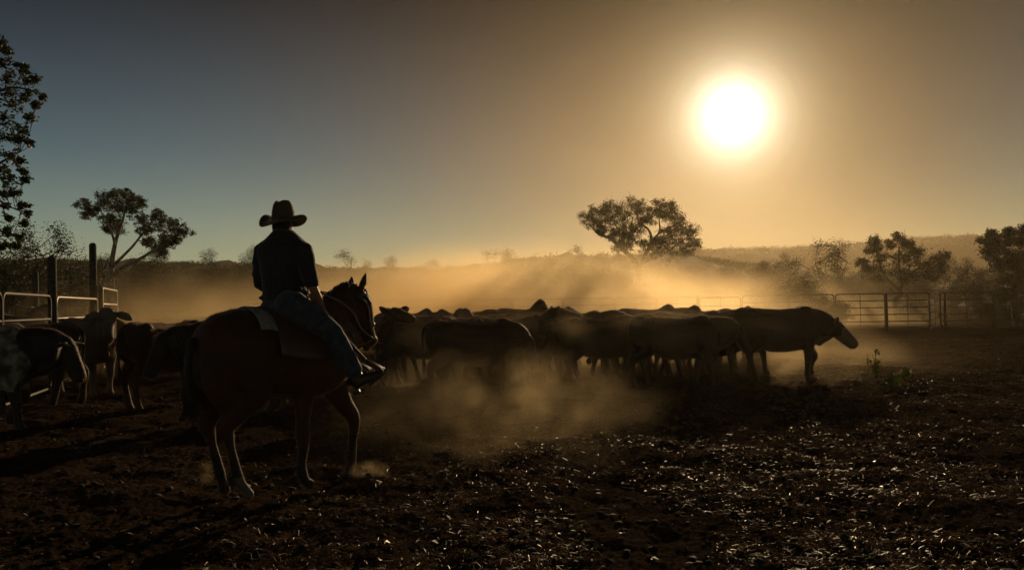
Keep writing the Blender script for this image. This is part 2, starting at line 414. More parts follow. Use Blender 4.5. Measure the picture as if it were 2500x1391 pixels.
# left gum
hero_tree('gum_tree', 45, tuple(ground_at(272, 45)),
  [[(272, 790, .2, 0), (274, 720, .17, 0), (278, 660, .15, 0), (281, 600, .12, 0), (286, 575, .1, 0), (300, 540, .07, .4), (310, 500, .04, .5)],
   [(282, 605, .08, 0), (272, 570, .06, -.4), (258, 530, .04, -.6), (235, 505, .03, -.5)],
   [(280, 645, .1, 0), (300, 622, .08, .3), (327, 599, .07, .5), (347, 574, .05, .3), (368, 550, .03, 0)],
   [(276, 672, .12, 0), (305, 648, .1, -.4), (345, 628, .09, -.6), (385, 603, .07, -.6), (420, 578, .04, -.4), (446, 566, .02, -.3)]],
  [(203, 498, 15, 12), (212, 520, 14, 12), (232, 510, 14, 12), (250, 484, 18, 16), (278, 474, 18, 12), (303, 472, 16, 10), (325, 484, 18, 14), (343, 494, 12, 10), (270, 505, 22, 18), (300, 500, 22, 16), (325, 515, 20, 16),
   (258, 535, 15, 15), (285, 535, 20, 16), (285, 560, 16, 14), (262, 556, 10, 10), (345, 535, 14, 14), (350, 560, 16, 12), (385, 522, 14, 16), (382, 548, 20, 16), (408, 540, 16, 15), (430, 552, 16, 14), (452, 566, 16, 9),
   (400, 575, 20, 14), (378, 595, 18, 12), (415, 595, 14, 10), (395, 612, 12, 12), (430, 580, 12, 12), (360, 585, 12, 10)],
  'leaning gum tree with a windblown crown behind the tall yard post', 12, M['leaf'], crown_k=1.2, per=760, sub=.36, lw=.04, ll=.15, clusters=20, twig=.01)
# right gum behind the fence
hero_tree('gum_tree', 52, tuple(ground_at(2192, 52)),
  [[(2190, 780, .2, 0), (2190, 735, .18, 0), (2193, 712, .16, 0), (2184, 697, .13, 0), (2170, 680, .1, -.3), (2150, 650, .07, -.3), (2140, 605, .04, 0)],
   [(2191, 715, .13, 0), (2200, 690, .11, .3), (2198, 650, .08, .3), (2195, 605, .05, .2)], [(2198, 690, .1, .3), (2235, 660, .07, .3), (2270, 640, .05, .2)]],
  [(2132, 586, 14, 10), (2140, 604, 18, 12), (2122, 612, 9, 7), (2190, 577, 12, 9), (2205, 590, 18, 10), (2220, 600, 12, 10), (2175, 595, 10, 9), (2165, 625, 22, 12), (2200, 625, 22, 14), (2105, 640, 13, 9), (2118, 655, 14, 8), (2150, 650, 24, 14), (2190, 655, 22, 16),
   (2240, 612, 16, 9), (2232, 635, 22, 16), (2265, 640, 22, 18), (2290, 630, 20, 16), (2305, 622, 12, 9), (2300, 650, 14, 14), (2250, 665, 26, 18), (2215, 675, 22, 14), (2145, 678, 16, 8), (2280, 670, 16, 14)],
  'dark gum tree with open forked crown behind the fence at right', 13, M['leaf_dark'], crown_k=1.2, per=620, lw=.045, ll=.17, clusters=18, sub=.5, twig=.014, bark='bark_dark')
hero_tree('gum_tree', 42, tuple(ground_at(2486, 42)),
  [[(2486, 800, .22, 0), (2482, 720, .18, 0), (2478, 660, .14, 0), (2460, 620, .08, 0), (2440, 585, .04, 0)], [(2480, 670, .12, 0), (2505, 620, .08, .5), (2530, 570, .04, .5)]],
  [(2400, 588, 12, 7), (2425, 572, 12, 10), (2440, 588, 18, 12), (2462, 566, 12, 10), (2475, 590, 18, 12), (2498, 562, 12, 12), (2505, 590, 18, 14), (2415, 610, 14, 9), (2440, 620, 22, 12), (2475, 625, 26, 16), (2510, 630, 26, 18), (2540, 600, 24, 24), (2455, 650, 24, 14), (2495, 665, 30, 22),
   (2540, 650, 30, 26), (2470, 690, 26, 20), (2510, 705, 30, 24), (2450, 715, 20, 18), (2580, 640, 30, 30), (2560, 700, 30, 30), (2490, 740, 28, 20)],
  'dense dark tree at the right edge of the picture behind the fence', 14, M['leaf_dark'], per=760, lw=.055, ll=.16, clusters=13, twig=.012, bark='bark_dark')
# near broad-leaved tree whose trunk stands beyond the left edge
def rocks_free(): pass
cl = [(4, 108, 14, 16), (14, 125, 12, 12), (8, 150, 16, 14), (50, 158, 14, 10), (60, 172, 12, 10), (20, 185, 24, 16), (88, 192, 12, 7), (60, 200, 22, 14), (25, 225, 26, 18), (70, 232, 22, 14), (104, 236, 10, 8), (85, 255, 14, 10), (40, 260, 26, 16), (70, 285, 14, 12),
      (20, 290, 24, 18), (45, 315, 22, 16), (15, 340, 22, 18), (50, 345, 20, 14), (75, 350, 12, 10), (20, 375, 26, 16), (45, 392, 14, 14), (10, 415, 18, 18), (55, 418, 14, 12), (28, 440, 20, 14), (8, 470, 16, 14), (62, 438, 10, 8), (35, 470, 12, 10), (15, 500, 14, 14), (55, 500, 14, 8), (68, 520, 10, 7), (20, 530, 14, 9), (60, 545, 9, 7), (18, 565, 12, 9),
      (50, 580, 12, 10), (35, 600, 14, 8), (8, 600, 12, 9), (-30, 150, 40, 40), (-40, 260, 50, 45), (-50, 370, 50, 50), (-45, 470, 40, 45), (-60, 80, 40, 40), (-110, 200, 60, 60), (-120, 350, 60, 60), (-180, 260, 60, 80), (-40, 560, 30, 35)]
hero_tree('bauhinia_tree', 12.5, tuple(ground_at(-260, 12.5)),
  [[(-260, 1000, .13, 0), (-250, 760, .11, 0), (-225, 560, .09, 0), (-170, 400, .07, 0), (-110, 300, .05, 0), (-40, 240, .03, .2), (30, 215, .018, .2), (85, 225, .008, .2)],
   [(-225, 560, .07, 0), (-150, 500, .05, .2), (-70, 450, .035, .3), (0, 400, .02, .3), (50, 370, .01, .3)], [(-150, 500, .04, .2), (-80, 540, .03, -.2), (-20, 560, .02, -.3), (30, 575, .01, -.3), (50, 600, .006, -.3)],
   [(-110, 300, .04, 0), (-80, 200, .03, 0), (-30, 140, .02, 0), (0, 115, .01, 0)], [(-70, 450, .03, .3), (-20, 480, .02, .2), (30, 505, .012, .1), (62, 520, .006, .1)]],
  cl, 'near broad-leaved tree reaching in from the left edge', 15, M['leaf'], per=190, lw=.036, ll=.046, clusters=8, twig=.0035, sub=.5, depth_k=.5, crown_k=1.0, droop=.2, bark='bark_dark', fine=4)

# scrub trees: five kinds, copied
def scrub(kind, seed):
    rr = random.Random(seed); g = np.random.default_rng(seed)
    root = empty('scrub_tree')
    H = {0: 4.2, 1: 5.2, 2: 3.2, 3: 4.6, 4: 3.0}[kind]; W = {0: 2.0, 1: 1.6, 2: 2.0, 3: 2.4, 4: 1.4}[kind]
    tb = MB(); cents = []
    for s in range(rr.randint(2, 4)):
        a = rr.uniform(0, 6.28); top = Vector((math.cos(a) * W * .5, math.sin(a) * W * .5, H * rr.uniform(.6, .8)))
        pl = bez(Vector((math.cos(a) * .1, math.sin(a) * .1, 0)), Vector((top.x * .2, top.y * .2, H * .4)), top, 7)
        tb.tube(pl, [.075 * (1 - .11 * i) for i in range(8)], 6)
        for j in range(7):
            q = pl[rr.randint(2, 7)]; b = rr.uniform(0, 6.28); r = W * rr.uniform(.25, .6)
            e = q + Vector((math.cos(b) * r, math.sin(b) * r, rr.uniform(.1, .9) * H * .28))
            tb.tube([q, (q + e) / 2 + Vector((0, 0, -.08)), e], [.03, .02, .01], 4)
            cents.append(e)
            for _ in range(3):
                e2 = e + Vector((rr.uniform(-1, 1), rr.uniform(-1, 1), rr.uniform(-.6, 1))) * .5
                tb.tube([e, (e + e2) / 2, e2], [.014, .012, .008], 3); cents.append(e2)
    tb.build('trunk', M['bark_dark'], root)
    n = {0: 90, 1: 95, 2: 110, 3: 90, 4: 90}[kind]
    kk = np.repeat(np.arange(len(cents)), n)
    p = np.array([tuple(c) for c in cents])[kk] + g.normal(size=(len(kk), 3)) * .19
    if kind == 2: p[:, 2] = np.abs(p[:, 2] * .8)
    v, f = leaf_quads(p, .038, .10, g, .3)
    o = big_mesh('crown', v, f, M['leaf_dark'], False); o.parent = root
    return root
protos = [scrub(i, 40 + i) for i in range(5)]
used = [False] * 5
def put_scrub(kind, px, Y, s, label, group, rz=None, x=None):
    o = protos[kind] if not used[kind] else copy_tree(protos[kind]); used[kind] = True
    p = ground_at(px, Y) if x is None else Vector((x, Y, 0))
    o.location = (p.x, p.y, -.05); o.scale = (s * rnd.uniform(.9, 1.15), s * rnd.uniform(.9, 1.15), s)
    o.rotation_euler = (0, 0, rnd.uniform(0, 6.28) if rz is None else rz); o.name = 'scrub_tree'
    tag(o, label, 'tree', group); return o
# individually recognisable ones
for kind, px, Y, s, lab in [
    (3, 1215, 85, 1.55, 'ragged bush poking above the rise left of the spreading gum'), (3, 1185, 88, 1.2, 'small ragged bush just left of the taller ragged bush'),
    (1, 1440, 80, 1.35, 'pale low tree just left of the spreading gum'), (1, 1385, 90, .95, 'tiny bush on the skyline left of the spreading gum'),
    (1, 878, 75, 1.25, 'clumpy tree on the skyline above the horse head'), (1, 962, 80, 1.2, 'small skyline tree right of the clumpy one above the horse head'),
    (2, 1890, 46, .9, 'dark bush behind the fence above the leading cow'), (4, 1965, 45, .95, 'second dark bush behind the fence above the leading cow'), (4, 1880, 50, 1.1, 'slim bush rising behind the dark bush by the fence'),
    (2, 2030, 41, .62, 'low bush growing against the fence above the leading cow head'), (3, 2030, 60, 1.25, 'pale branching tree in the haze behind the fence'),
    (0, 2360, 60, 1.1, 'dusky tree between the two dark gums at right'), (0, 1760, 66, 1.2, 'dusty tree right of the spreading gum'),
    (0, 1845, 62, 1.15, 'dusty tree over the gap in the dust right of the spreading gum'),
    (4, 45, 30, 1.15, 'dark tree behind the left yard posts'), (0, 175, 34, 1.0, 'dark bushy tree between the tall yard posts'), (3, 20, 36, 1.2, 'broad dark tree at the left edge behind the rails')]:
    put_scrub(kind, px, Y, s, lab, None)
k = 0
for i in range(46):
    px = -60 + i * 15.5 + rnd.uniform(-6, 6); Y = rnd.uniform(48, 110); s = (hz(px) - rnd.uniform(648, 700)) / FPX * Y / 4 + .35
    put_scrub(rnd.choice((0, 1, 2, 2, 0)), px, Y, s, 'scrub tree in the dry thicket behind the left fence', 'thicket behind the left fence')
for i in range(26):
    px = 660 + i * 40 + rnd.uniform(-16, 16); Y = rnd.uniform(66, 120); s = (hz(px) - rnd.uniform(655, 700)) / FPX * Y / 4 + .3
    put_scrub(rnd.choice((0, 1, 2, 3)), px, Y, s, 'scrub tree veiled in dust behind the herd', 'trees veiled in dust behind the herd')
for i in range(34):
    px = 1720 + i * 26 + rnd.uniform(-12, 12); Y = rnd.uniform(55, 120); s = (hz(px) - rnd.uniform(640, 690)) / FPX * Y / 4 + .3
    put_scrub(rnd.choice((0, 1, 0, 3)), px, Y, s, 'scrub tree behind the right part of the fence', 'scrub trees behind the right part of the fence')
for i in range(10):
    px = 1750 + i * 80; Y = rnd.uniform(44, 54)
    put_scrub(2, px + rnd.uniform(-20, 20), Y, rnd.uniform(.35, .55), 'low bush at the foot of the trees behind the right fence', 'low bushes behind the right fence')
# ------------------------------------------------------------------ animals
def fur(name, col, col2=None, var=.3, scale=5, sheen=.3):
    return mat(name, col, rough=.62, spec=.35, sheen=sheen, var=var, scale=scale, col2=col2, bump=.25, bscale=90)
M['bay'] = fur('bay_coat', (.065, .018, .007)); M['dark_hair'] = fur('dark_hair', (.02, .012, .008))
M['sock'] = fur('white_sock', (.13, .10, .075)); M['hoof'] = mat('hoof', (.05, .04, .03), rough=.5)
M['horn'] = mat('horn', (.16, .12, .08), rough=.4, spec=.5); M['eye'] = mat('eye', (.01, .008, .006), rough=.08, spec=.8)
M['brown'] = fur('brown_coat', (.07, .028, .012)); M['dark'] = fur('dark_coat', (.022, .011, .006)); M['black'] = fur('black_coat', (.014, .010, .008), sheen=.3)
M['grey'] = fur('grey_coat', (.17, .13, .095), col2=(.09, .068, .05)); M['dusky'] = fur('dusky_face', (.11, .085, .062)); M['white'] = fur('white_coat', (.55, .47, .38)); M['tan'] = fur('tan_coat', (.13, .07, .035))
M['roan'] = fur('roan_coat', (.30, .25, .20), col2=(.06, .045, .035), scale=9)

class Frame:
    "an animal's own frame: x forward, y to its left, z up"
    def __init__(s, origin, heading):
        s.o = Vector(origin); s.h = heading; c, q = math.cos(heading), math.sin(heading)
        s.fx = Vector((c, q, 0)); s.fy = Vector((-q, c, 0))
    def L(s, px, py, lat=0.0):
        d = ray(px, py); k = (s.o + s.fy * lat - CAM).dot(s.fy) / d.dot(s.fy)
        p = CAM + d * k - s.o
        return Vector((p.dot(s.fx), lat, p.z))
def body_rings(b, st, n=20, p=2.3):
    "st: (x, ztop, zbot, halfwidth, lateral shift)"
    rr = []
    for q in st:
        x, zt, zb, hw = q[:4]; sh = q[4] if len(q) > 4 else 0
        c = (zt + zb) / 2; h = (zt - zb) / 2; ring = []
        for k in range(n):
            a = 2 * math.pi * k / n; ca, sa = math.cos(a), math.sin(a)
            y = math.copysign(abs(ca) ** (2 / p), ca) * hw * (1 - .10 * sa); z = math.copysign(abs(sa) ** (2 / p), sa) * h
            ring.append((x, y + sh, c + z))
        rr.append(ring)
    b.rings(rr)
def V(*a): return Vector(a)
def paint(o, fn):
    "give faces the material slot fn(centre) picks"
    for p in o.data.polygons:
        p.material_index = fn(p.center)

M['fuzz'] = mat('backlit_hair', (.19, .10, .045), rough=.4, spec=.45, trans=.7, scale=3)
def fuzz(o, n, ln, wd, seed, keep=None):
    "short coat hair standing off the skin, so a low sun behind lights its edge"
    me = o.data; g = np.random.default_rng(seed); k = len(me.polygons)
    c = np.empty(k * 3); nr = np.empty(k * 3); me.polygons.foreach_get('center', c); me.polygons.foreach_get('normal', nr)
    c = c.reshape(-1, 3); nr = nr.reshape(-1, 3); i = g.integers(0, k, n); p = c[i] + g.normal(size=(n, 3)) * .004; d = nr[i]
    lay = np.array([-.5, 0, -.55]); a = d * .8 + lay * .6 + g.normal(size=(n, 3)) * .18; a /= np.linalg.norm(a, axis=1)[:, None]
    b = np.cross(a, g.normal(size=(n, 3))); b /= np.linalg.norm(b, axis=1)[:, None]
    p = p - d * .003; L = (ln * (.5 + g.random(n)))[:, None]; b = b * wd
    v = np.stack([p - b, p + b, p + a * L + b * .3, p + a * L - b * .3], 1).reshape(-1, 3)
    h = big_mesh('coat_hair', v, np.arange(4 * n).reshape(n, 4), M['fuzz'], False); h.parent = o
HF = Frame((-1.905, 6.6, 0), R(46))
def make_horse():
    L = HF.L; b = MB()
    body_rings(b, [(-.74, 1.24, 1.00, .12), (-.69, 1.38, .90, .21), (-.58, 1.47, .82, .265), (-.42, 1.51, .79, .285), (-.25, 1.50, .775, .265), (-.08, 1.45, .765, .27), (.1, 1.42, .755, .275),
                   (.26, 1.43, .74, .28), (.38, 1.47, .76, .25), (.48, 1.44, .80, .21), (.56, 1.34, .86, .17), (.62, 1.2, .95, .12)])
    for s, hk, fl, hf in ((-1, (553, 1052), (582, 1168), (608, 1204)), (1, (508, 1046), (536, 1150), (550, 1182))):
        lt = .14 * s
        hock = L(*hk, lt); fet = L(*fl, lt); hoof = L(*hf, lt)
        hip = V(-.50, .13 * s, 1.16); st = V(-.36 if s < 0 else -.46, .17 * s, .90)
        mid = st * .45 + hock * .55
        b.tube([hip, st, mid, hock + V(-.01, 0, .04), hock, hock * .62 + fet * .38, fet, V((fet.x * .55 + hoof.x * .45), lt, max(.075, (fet.z + .07) / 2)), V(hoof.x, lt, .06)],
               [(.24, .13), (.175, .115), (.095, .07), (.075, .05), (.062, .044), (.033, .029), (.043, .040), (.035, .035), (.045, .045)], 12, side=(0, 1, 0), smooth=2)
    for s, hk in ((-1, (553, 1052)), (1, (508, 1046))):
        hock = L(*hk, .14 * s); b.tube([V(-.60, .12 * s, 1.16), V(-.60, .135 * s, .92), hock + V(.03, 0, .16), hock + V(.0, 0, .03)], [(.15, .11), (.135, .10), (.075, .058), (.05, .04)], 12, side=(0, 1, 0), smooth=2)
    # right fore: straight, bearing weight; left fore: knee forward, toe down
    rk = L(740, 1068, -.12); rf = L(737, 1150, -.12)
    b.tube([V(.36, -.13, 1.04), L(752, 925, -.13), rk + V(0, 0, .15), rk, rk + V(0, 0, -.09), rf + V(0, 0, .08), rf, V(rf.x + .035, -.12, .075), V(rf.x + .075, -.12, .05)],
           [(.19, .10), (.11, .085), (.06, .052), (.062, .055), (.045, .042), (.036, .032), (.046, .042), (.038, .036), (.047, .047)], 12, side=(0, 1, 0), smooth=2)
    lk = L(864, 1028, .10); lf = L(858, 1124, .10); lh = L(851, 1158, .10)
    b.tube([V(.44, .12, 1.06), L(806, 925, .12), L(806, 925, .12).lerp(lk, .62), lk + V(-.01, 0, .05), lk + V(0, 0, -.05), lk * .5 + lf * .5, lf, lf * .5 + lh * .5, lh],
           [(.20, .11), (.14, .09), (.085, .065), (.064, .056), (.052, .046), (.037, .033), (.046, .042), (.04, .038), (.044, .044)], 12, side=(0, 1, 0), smooth=2)
    # neck and head
    n0, n1, n2, pol = V(.42, 0, 1.14), L(790, 792), L(826, 752), L(858, 722)
    b.tube([n0, n1, n2, pol], [(.29, .17), (.215, .115), (.16, .085), (.125, .075)], 14, side=(0, 1, 0), smooth=2)
    hd = [L(862, 716), L(880, 742), L(887, 777), L(896, 811), L(905, 836)]
    b.tube(hd, [(.09, .075), (.108, .088), (.102, .08), (.074, .06), (.06, .058)], 14, side=(0, 1, 0), smooth=2)
    b.ell(L(872, 770), (.095, .075, .10)); b.ell(L(895, 848), (.037, .04, .035)); b.ell(L(913, 829), (.035, .045, .04))
    for s in (-1, 1):
        e = L(872, 706) if s < 0 else L(866, 704); t = L(884, 667) if s < 0 else L(868, 674)
        e.y = .05 * s; t.y = .06 * s
        b.tube([e, e * .6 + t * .4 + V(0, .008 * s, 0), e * .25 + t * .75, t], [(.030, .022), (.036, .022), (.024, .016), (.008, .008)], 8, side=(0, 1, 0), smooth=1)
        q = L(889, 741); b.ell(q + V(0, .068 * s, 0), (.035, .02, .025))
    o = b.remesh('horse', [M['bay'], M['sock'], M['hoof'], M['dark_hair']], .0105, 5)
    hs = [L(608, 1204, -.14).x, L(550, 1182, .14).x]
    def pick(c):
        if c.z < .045: return 2
        if c.z < .22 and c.x < 0 and c.y < 0: return 1
        if c.z < .36: return 3
        return 0
    paint(o, pick)
    o.location = HF.o; o.rotation_euler = (0, 0, HF.h)
    fuzz(o, 60000, .011, .0009, 3)
    # mane, tail, feathers: locks of hair
    g = random.Random(5); mn = MB()
    crest = [V(.40, 0, 1.47), V(.47, 0, 1.52)] + [L(790, 738), L(810, 712), L(836, 697), L(858, 694), L(872, 700)]
    for i in range(190):
        t = g.random() * (len(crest) - 1); k = min(int(t), len(crest) - 2); p = crest[k].lerp(crest[k + 1], t - k)
        sd = -1 if g.random() < .7 else 1
        d = V(g.uniform(-.10, .02), sd * g.uniform(.04, .10), g.uniform(-.16, -.02)); up = V(g.uniform(-.03, .03), 0, g.uniform(.0, .028))
        mn.tube([p + V(0, 0, -.03), p + up + V(0, 0, .0), p + up * .6 + d * .5, p + d], [.007, .006, .005, .002], 4, smooth=1)
    for i in range(26):  # forelock
        p = L(876, 700) + V(0, g.uniform(-.03, .03), 0); q = L(890 + g.uniform(-3, 6), 728 + g.uniform(-8, 8)) + V(.0, g.uniform(-.05, .05), 0)
        mn.tube([p, (p + q) / 2 + V(.03, 0, .02), q], [.006, .005, .002], 4)
    mn.build('mane', M['dark_hair'], o)
    tl = MB()
    for i in range(120):
        a = V(-.76 + g.uniform(-.02, .02), g.uniform(-.03, .03), 1.27 + g.uniform(-.03, .02)); e = V(-.77 + g.uniform(-.04, .06), g.uniform(-.07, .07), g.uniform(.62, .85))
        tl.tube([a, V(-.80 + g.uniform(-.01, .02), a.y * 1.3, 1.12), V(-.80 + g.uniform(-.02, .03), e.y * .8, .9), e], [.010, .009, .007, .002], 5, smooth=1)
    tl.build('tail', M['dark_hair'], o)
    for (px, py, lt, k) in ((566, 1178, -.14, 46), (536, 1150, .14, 40), (734, 1150, -.12, 30), (848, 1122, .10, 30)):
        ft = MB()
        for i in range(k):
            p = L(px, py, lt) + V(g.uniform(-.005, .02), g.uniform(-.03, .03), g.uniform(-.03, .09)); d = V(g.uniform(-.07, -.02), g.uniform(-.02, .02), g.uniform(-.07, -.02))
            ft.tube([p, p + d * .6, p + d], [.003, .002, .0008], 3)
        ft.build('fetlock_hair', M['dark_hair'], o)
    for s in (-1, 1):
        e = MB(); e.ell(L(890, 741) + V(0, .083 * s, 0), (.018, .010, .016), 8); e.build('eye', M['eye'], o)
    # bridle
    M['leather'] = mat('leather', (.05, .025, .014), rough=.45, spec=.5, scale=20); M['rein'] = mat('pale_rein', (.22, .16, .10), rough=.5)
    br = MB()
    def strap(pts, r=.006, w=.014, bb=None): (bb or br).tube([Vector(p) for p in pts], [(r, w)] * len(pts), 6, smooth=1)
    def around(c, rz, ry, tilt):
        return [c + V(math.sin(a) * rz * math.sin(tilt), math.cos(a) * ry, math.sin(a) * rz * math.cos(tilt)) for a in [2 * math.pi * k / 16 for k in range(17)]]
    hdir = (hd[-1] - hd[0]).normalized(); hn = V(-hdir.z, 0, hdir.x)
    for c, rn, rl in ((hd[3] * .6 + hd[2] * .4, .088, .076), (hd[0] + hdir * .03, .108, .088)):
        pts = [c + hn * (math.sin(a) * rn) + V(0, math.cos(a) * rl, 0) for a in [2 * math.pi * k / 16 for k in range(17)]]
        strap(pts)
    for s in (-1, 1):
        strap([hd[0] + hn * -.03 + V(0, .085 * s, 0), hd[1] + hn * .0 + V(0, .098 * s, 0), hd[2] + V(0, .088 * s, 0), hd[4] + hdir * -.04 + V(0, .064 * s, 0)])
        br.ell(hd[4] + hdir * -.035 + V(0, .07 * s, 0), (.03, .006, .03), 8)
    for i in range(10):
        p = L(888 + g.uniform(-2, 8), 712 + i * 3.4) + V(.0, g.uniform(-.06, .06), 0); br.tube([p, p + V(.03, 0, -.03)], [.005, .002], 4)
    br.build('bridle', M['leather'], o)
    rn = MB()
    bit = hd[4] + hdir * -.035
    strap([bit + V(0, -.075, 0), L(880, 800, -.13), L(868, 770, -.12), L(840, 742, -.13), L(812, 727, -.13), L(786, 716, -.08), L(775, 712, .05)], .006, .008, rn)
    strap([bit + V(0, .075, 0), L(860, 780, .15), L(840, 738, .14), L(800, 715, .12), L(775, 712, .08)], .006, .008, rn)
    strap([bit + V(0, -.07, 0), L(868, 845, -.06), L(862, 815, -.04)], .004, .006, rn)
    rn.build('rein', M['rein'], o)
    return o
horse = make_horse()
tag(horse, 'bay stock horse with white hind sock walking away to the right under the rider', 'horse')

# saddle on the horse
def make_saddle():
    root = empty('saddle', tuple(HF.o), HF.h); g = random.Random(3)
    def shell(x0, x1, zt, wd, drop, th, amax=1.45, n=9, m=14, flare=0):
        "a blanket-like saddle-shaped shell over the back"
        b = MB(); top = []; bot = []
        for i in range(n + 1):
            x = x0 + (x1 - x0) * i / n; z0 = float(np.interp(x, [-.5, -.25, -.08, .1, .28, .42, .54], [1.515, 1.50, 1.45, 1.42, 1.43, 1.47, 1.45])) + zt
            rt = []; rb = []
            for j in range(-m, m + 1):
                u = j / m; a = u * amax; w = wd + flare * abs(u)
                y = math.sin(a) * w; z = z0 - (1 - math.cos(a)) * drop
                rt.append((x, y * 1.0 + math.copysign(th, y) * abs(math.sin(a)), z + th * math.cos(a))); rb.append((x, y, z))
            top.append(rt); bot.append(rb)
        v = [p for r in top for p in r] + [p for r in bot for p in r]; w = 2 * m + 1; o2 = (n + 1) * w; f = []
        for i in range(n):
            for j in range(w - 1):
                a = i * w + j; f.append((a, a + 1, a + w + 1, a + w)); a += o2; f.append((a, a + w, a + w + 1, a + 1))
        for i in range(n):
            for j in (0, w - 1): a = i * w + j; f.append((a, a + w, a + w + o2, a + o2))
        for j in range(w - 1):
            for i in (0, n): a = i * w + j; f.append((a, a + 1, a + 1 + o2, a + o2))
        return b.add(v, f)
    M['felt'] = mat('pale_felt', (.26, .22, .19), rough=.95, scale=30, bump=.5); M['leather_br'] = mat('saddle_leather', (.075, .035, .02), rough=.4, spec=.5, scale=12)
    shell(-.34, -.20, .006, .30, .30, .016, 1.12).build('saddle_blanket', M['felt'], root)
    shell(-.20, .37, .03, .335, .46, .012, 1.4).build('saddle_flap', M['leather_br'], root)
    s = MB(); body_rings(s, [(-.17, 1.53, 1.46, .10), (-.13, 1.54, 1.46, .14), (-.03, 1.50, 1.42, .16), (.12, 1.50, 1.40, .14), (.25, 1.56, 1.43, .10), (.31, 1.59, 1.46, .06)], 14)
    s.remesh('seat', M['leather_br'], .012, 3, root)
    return root
saddle = make_saddle(); tag(saddle, 'brown stock saddle over a pale felt blanket under the rider', 'saddle')

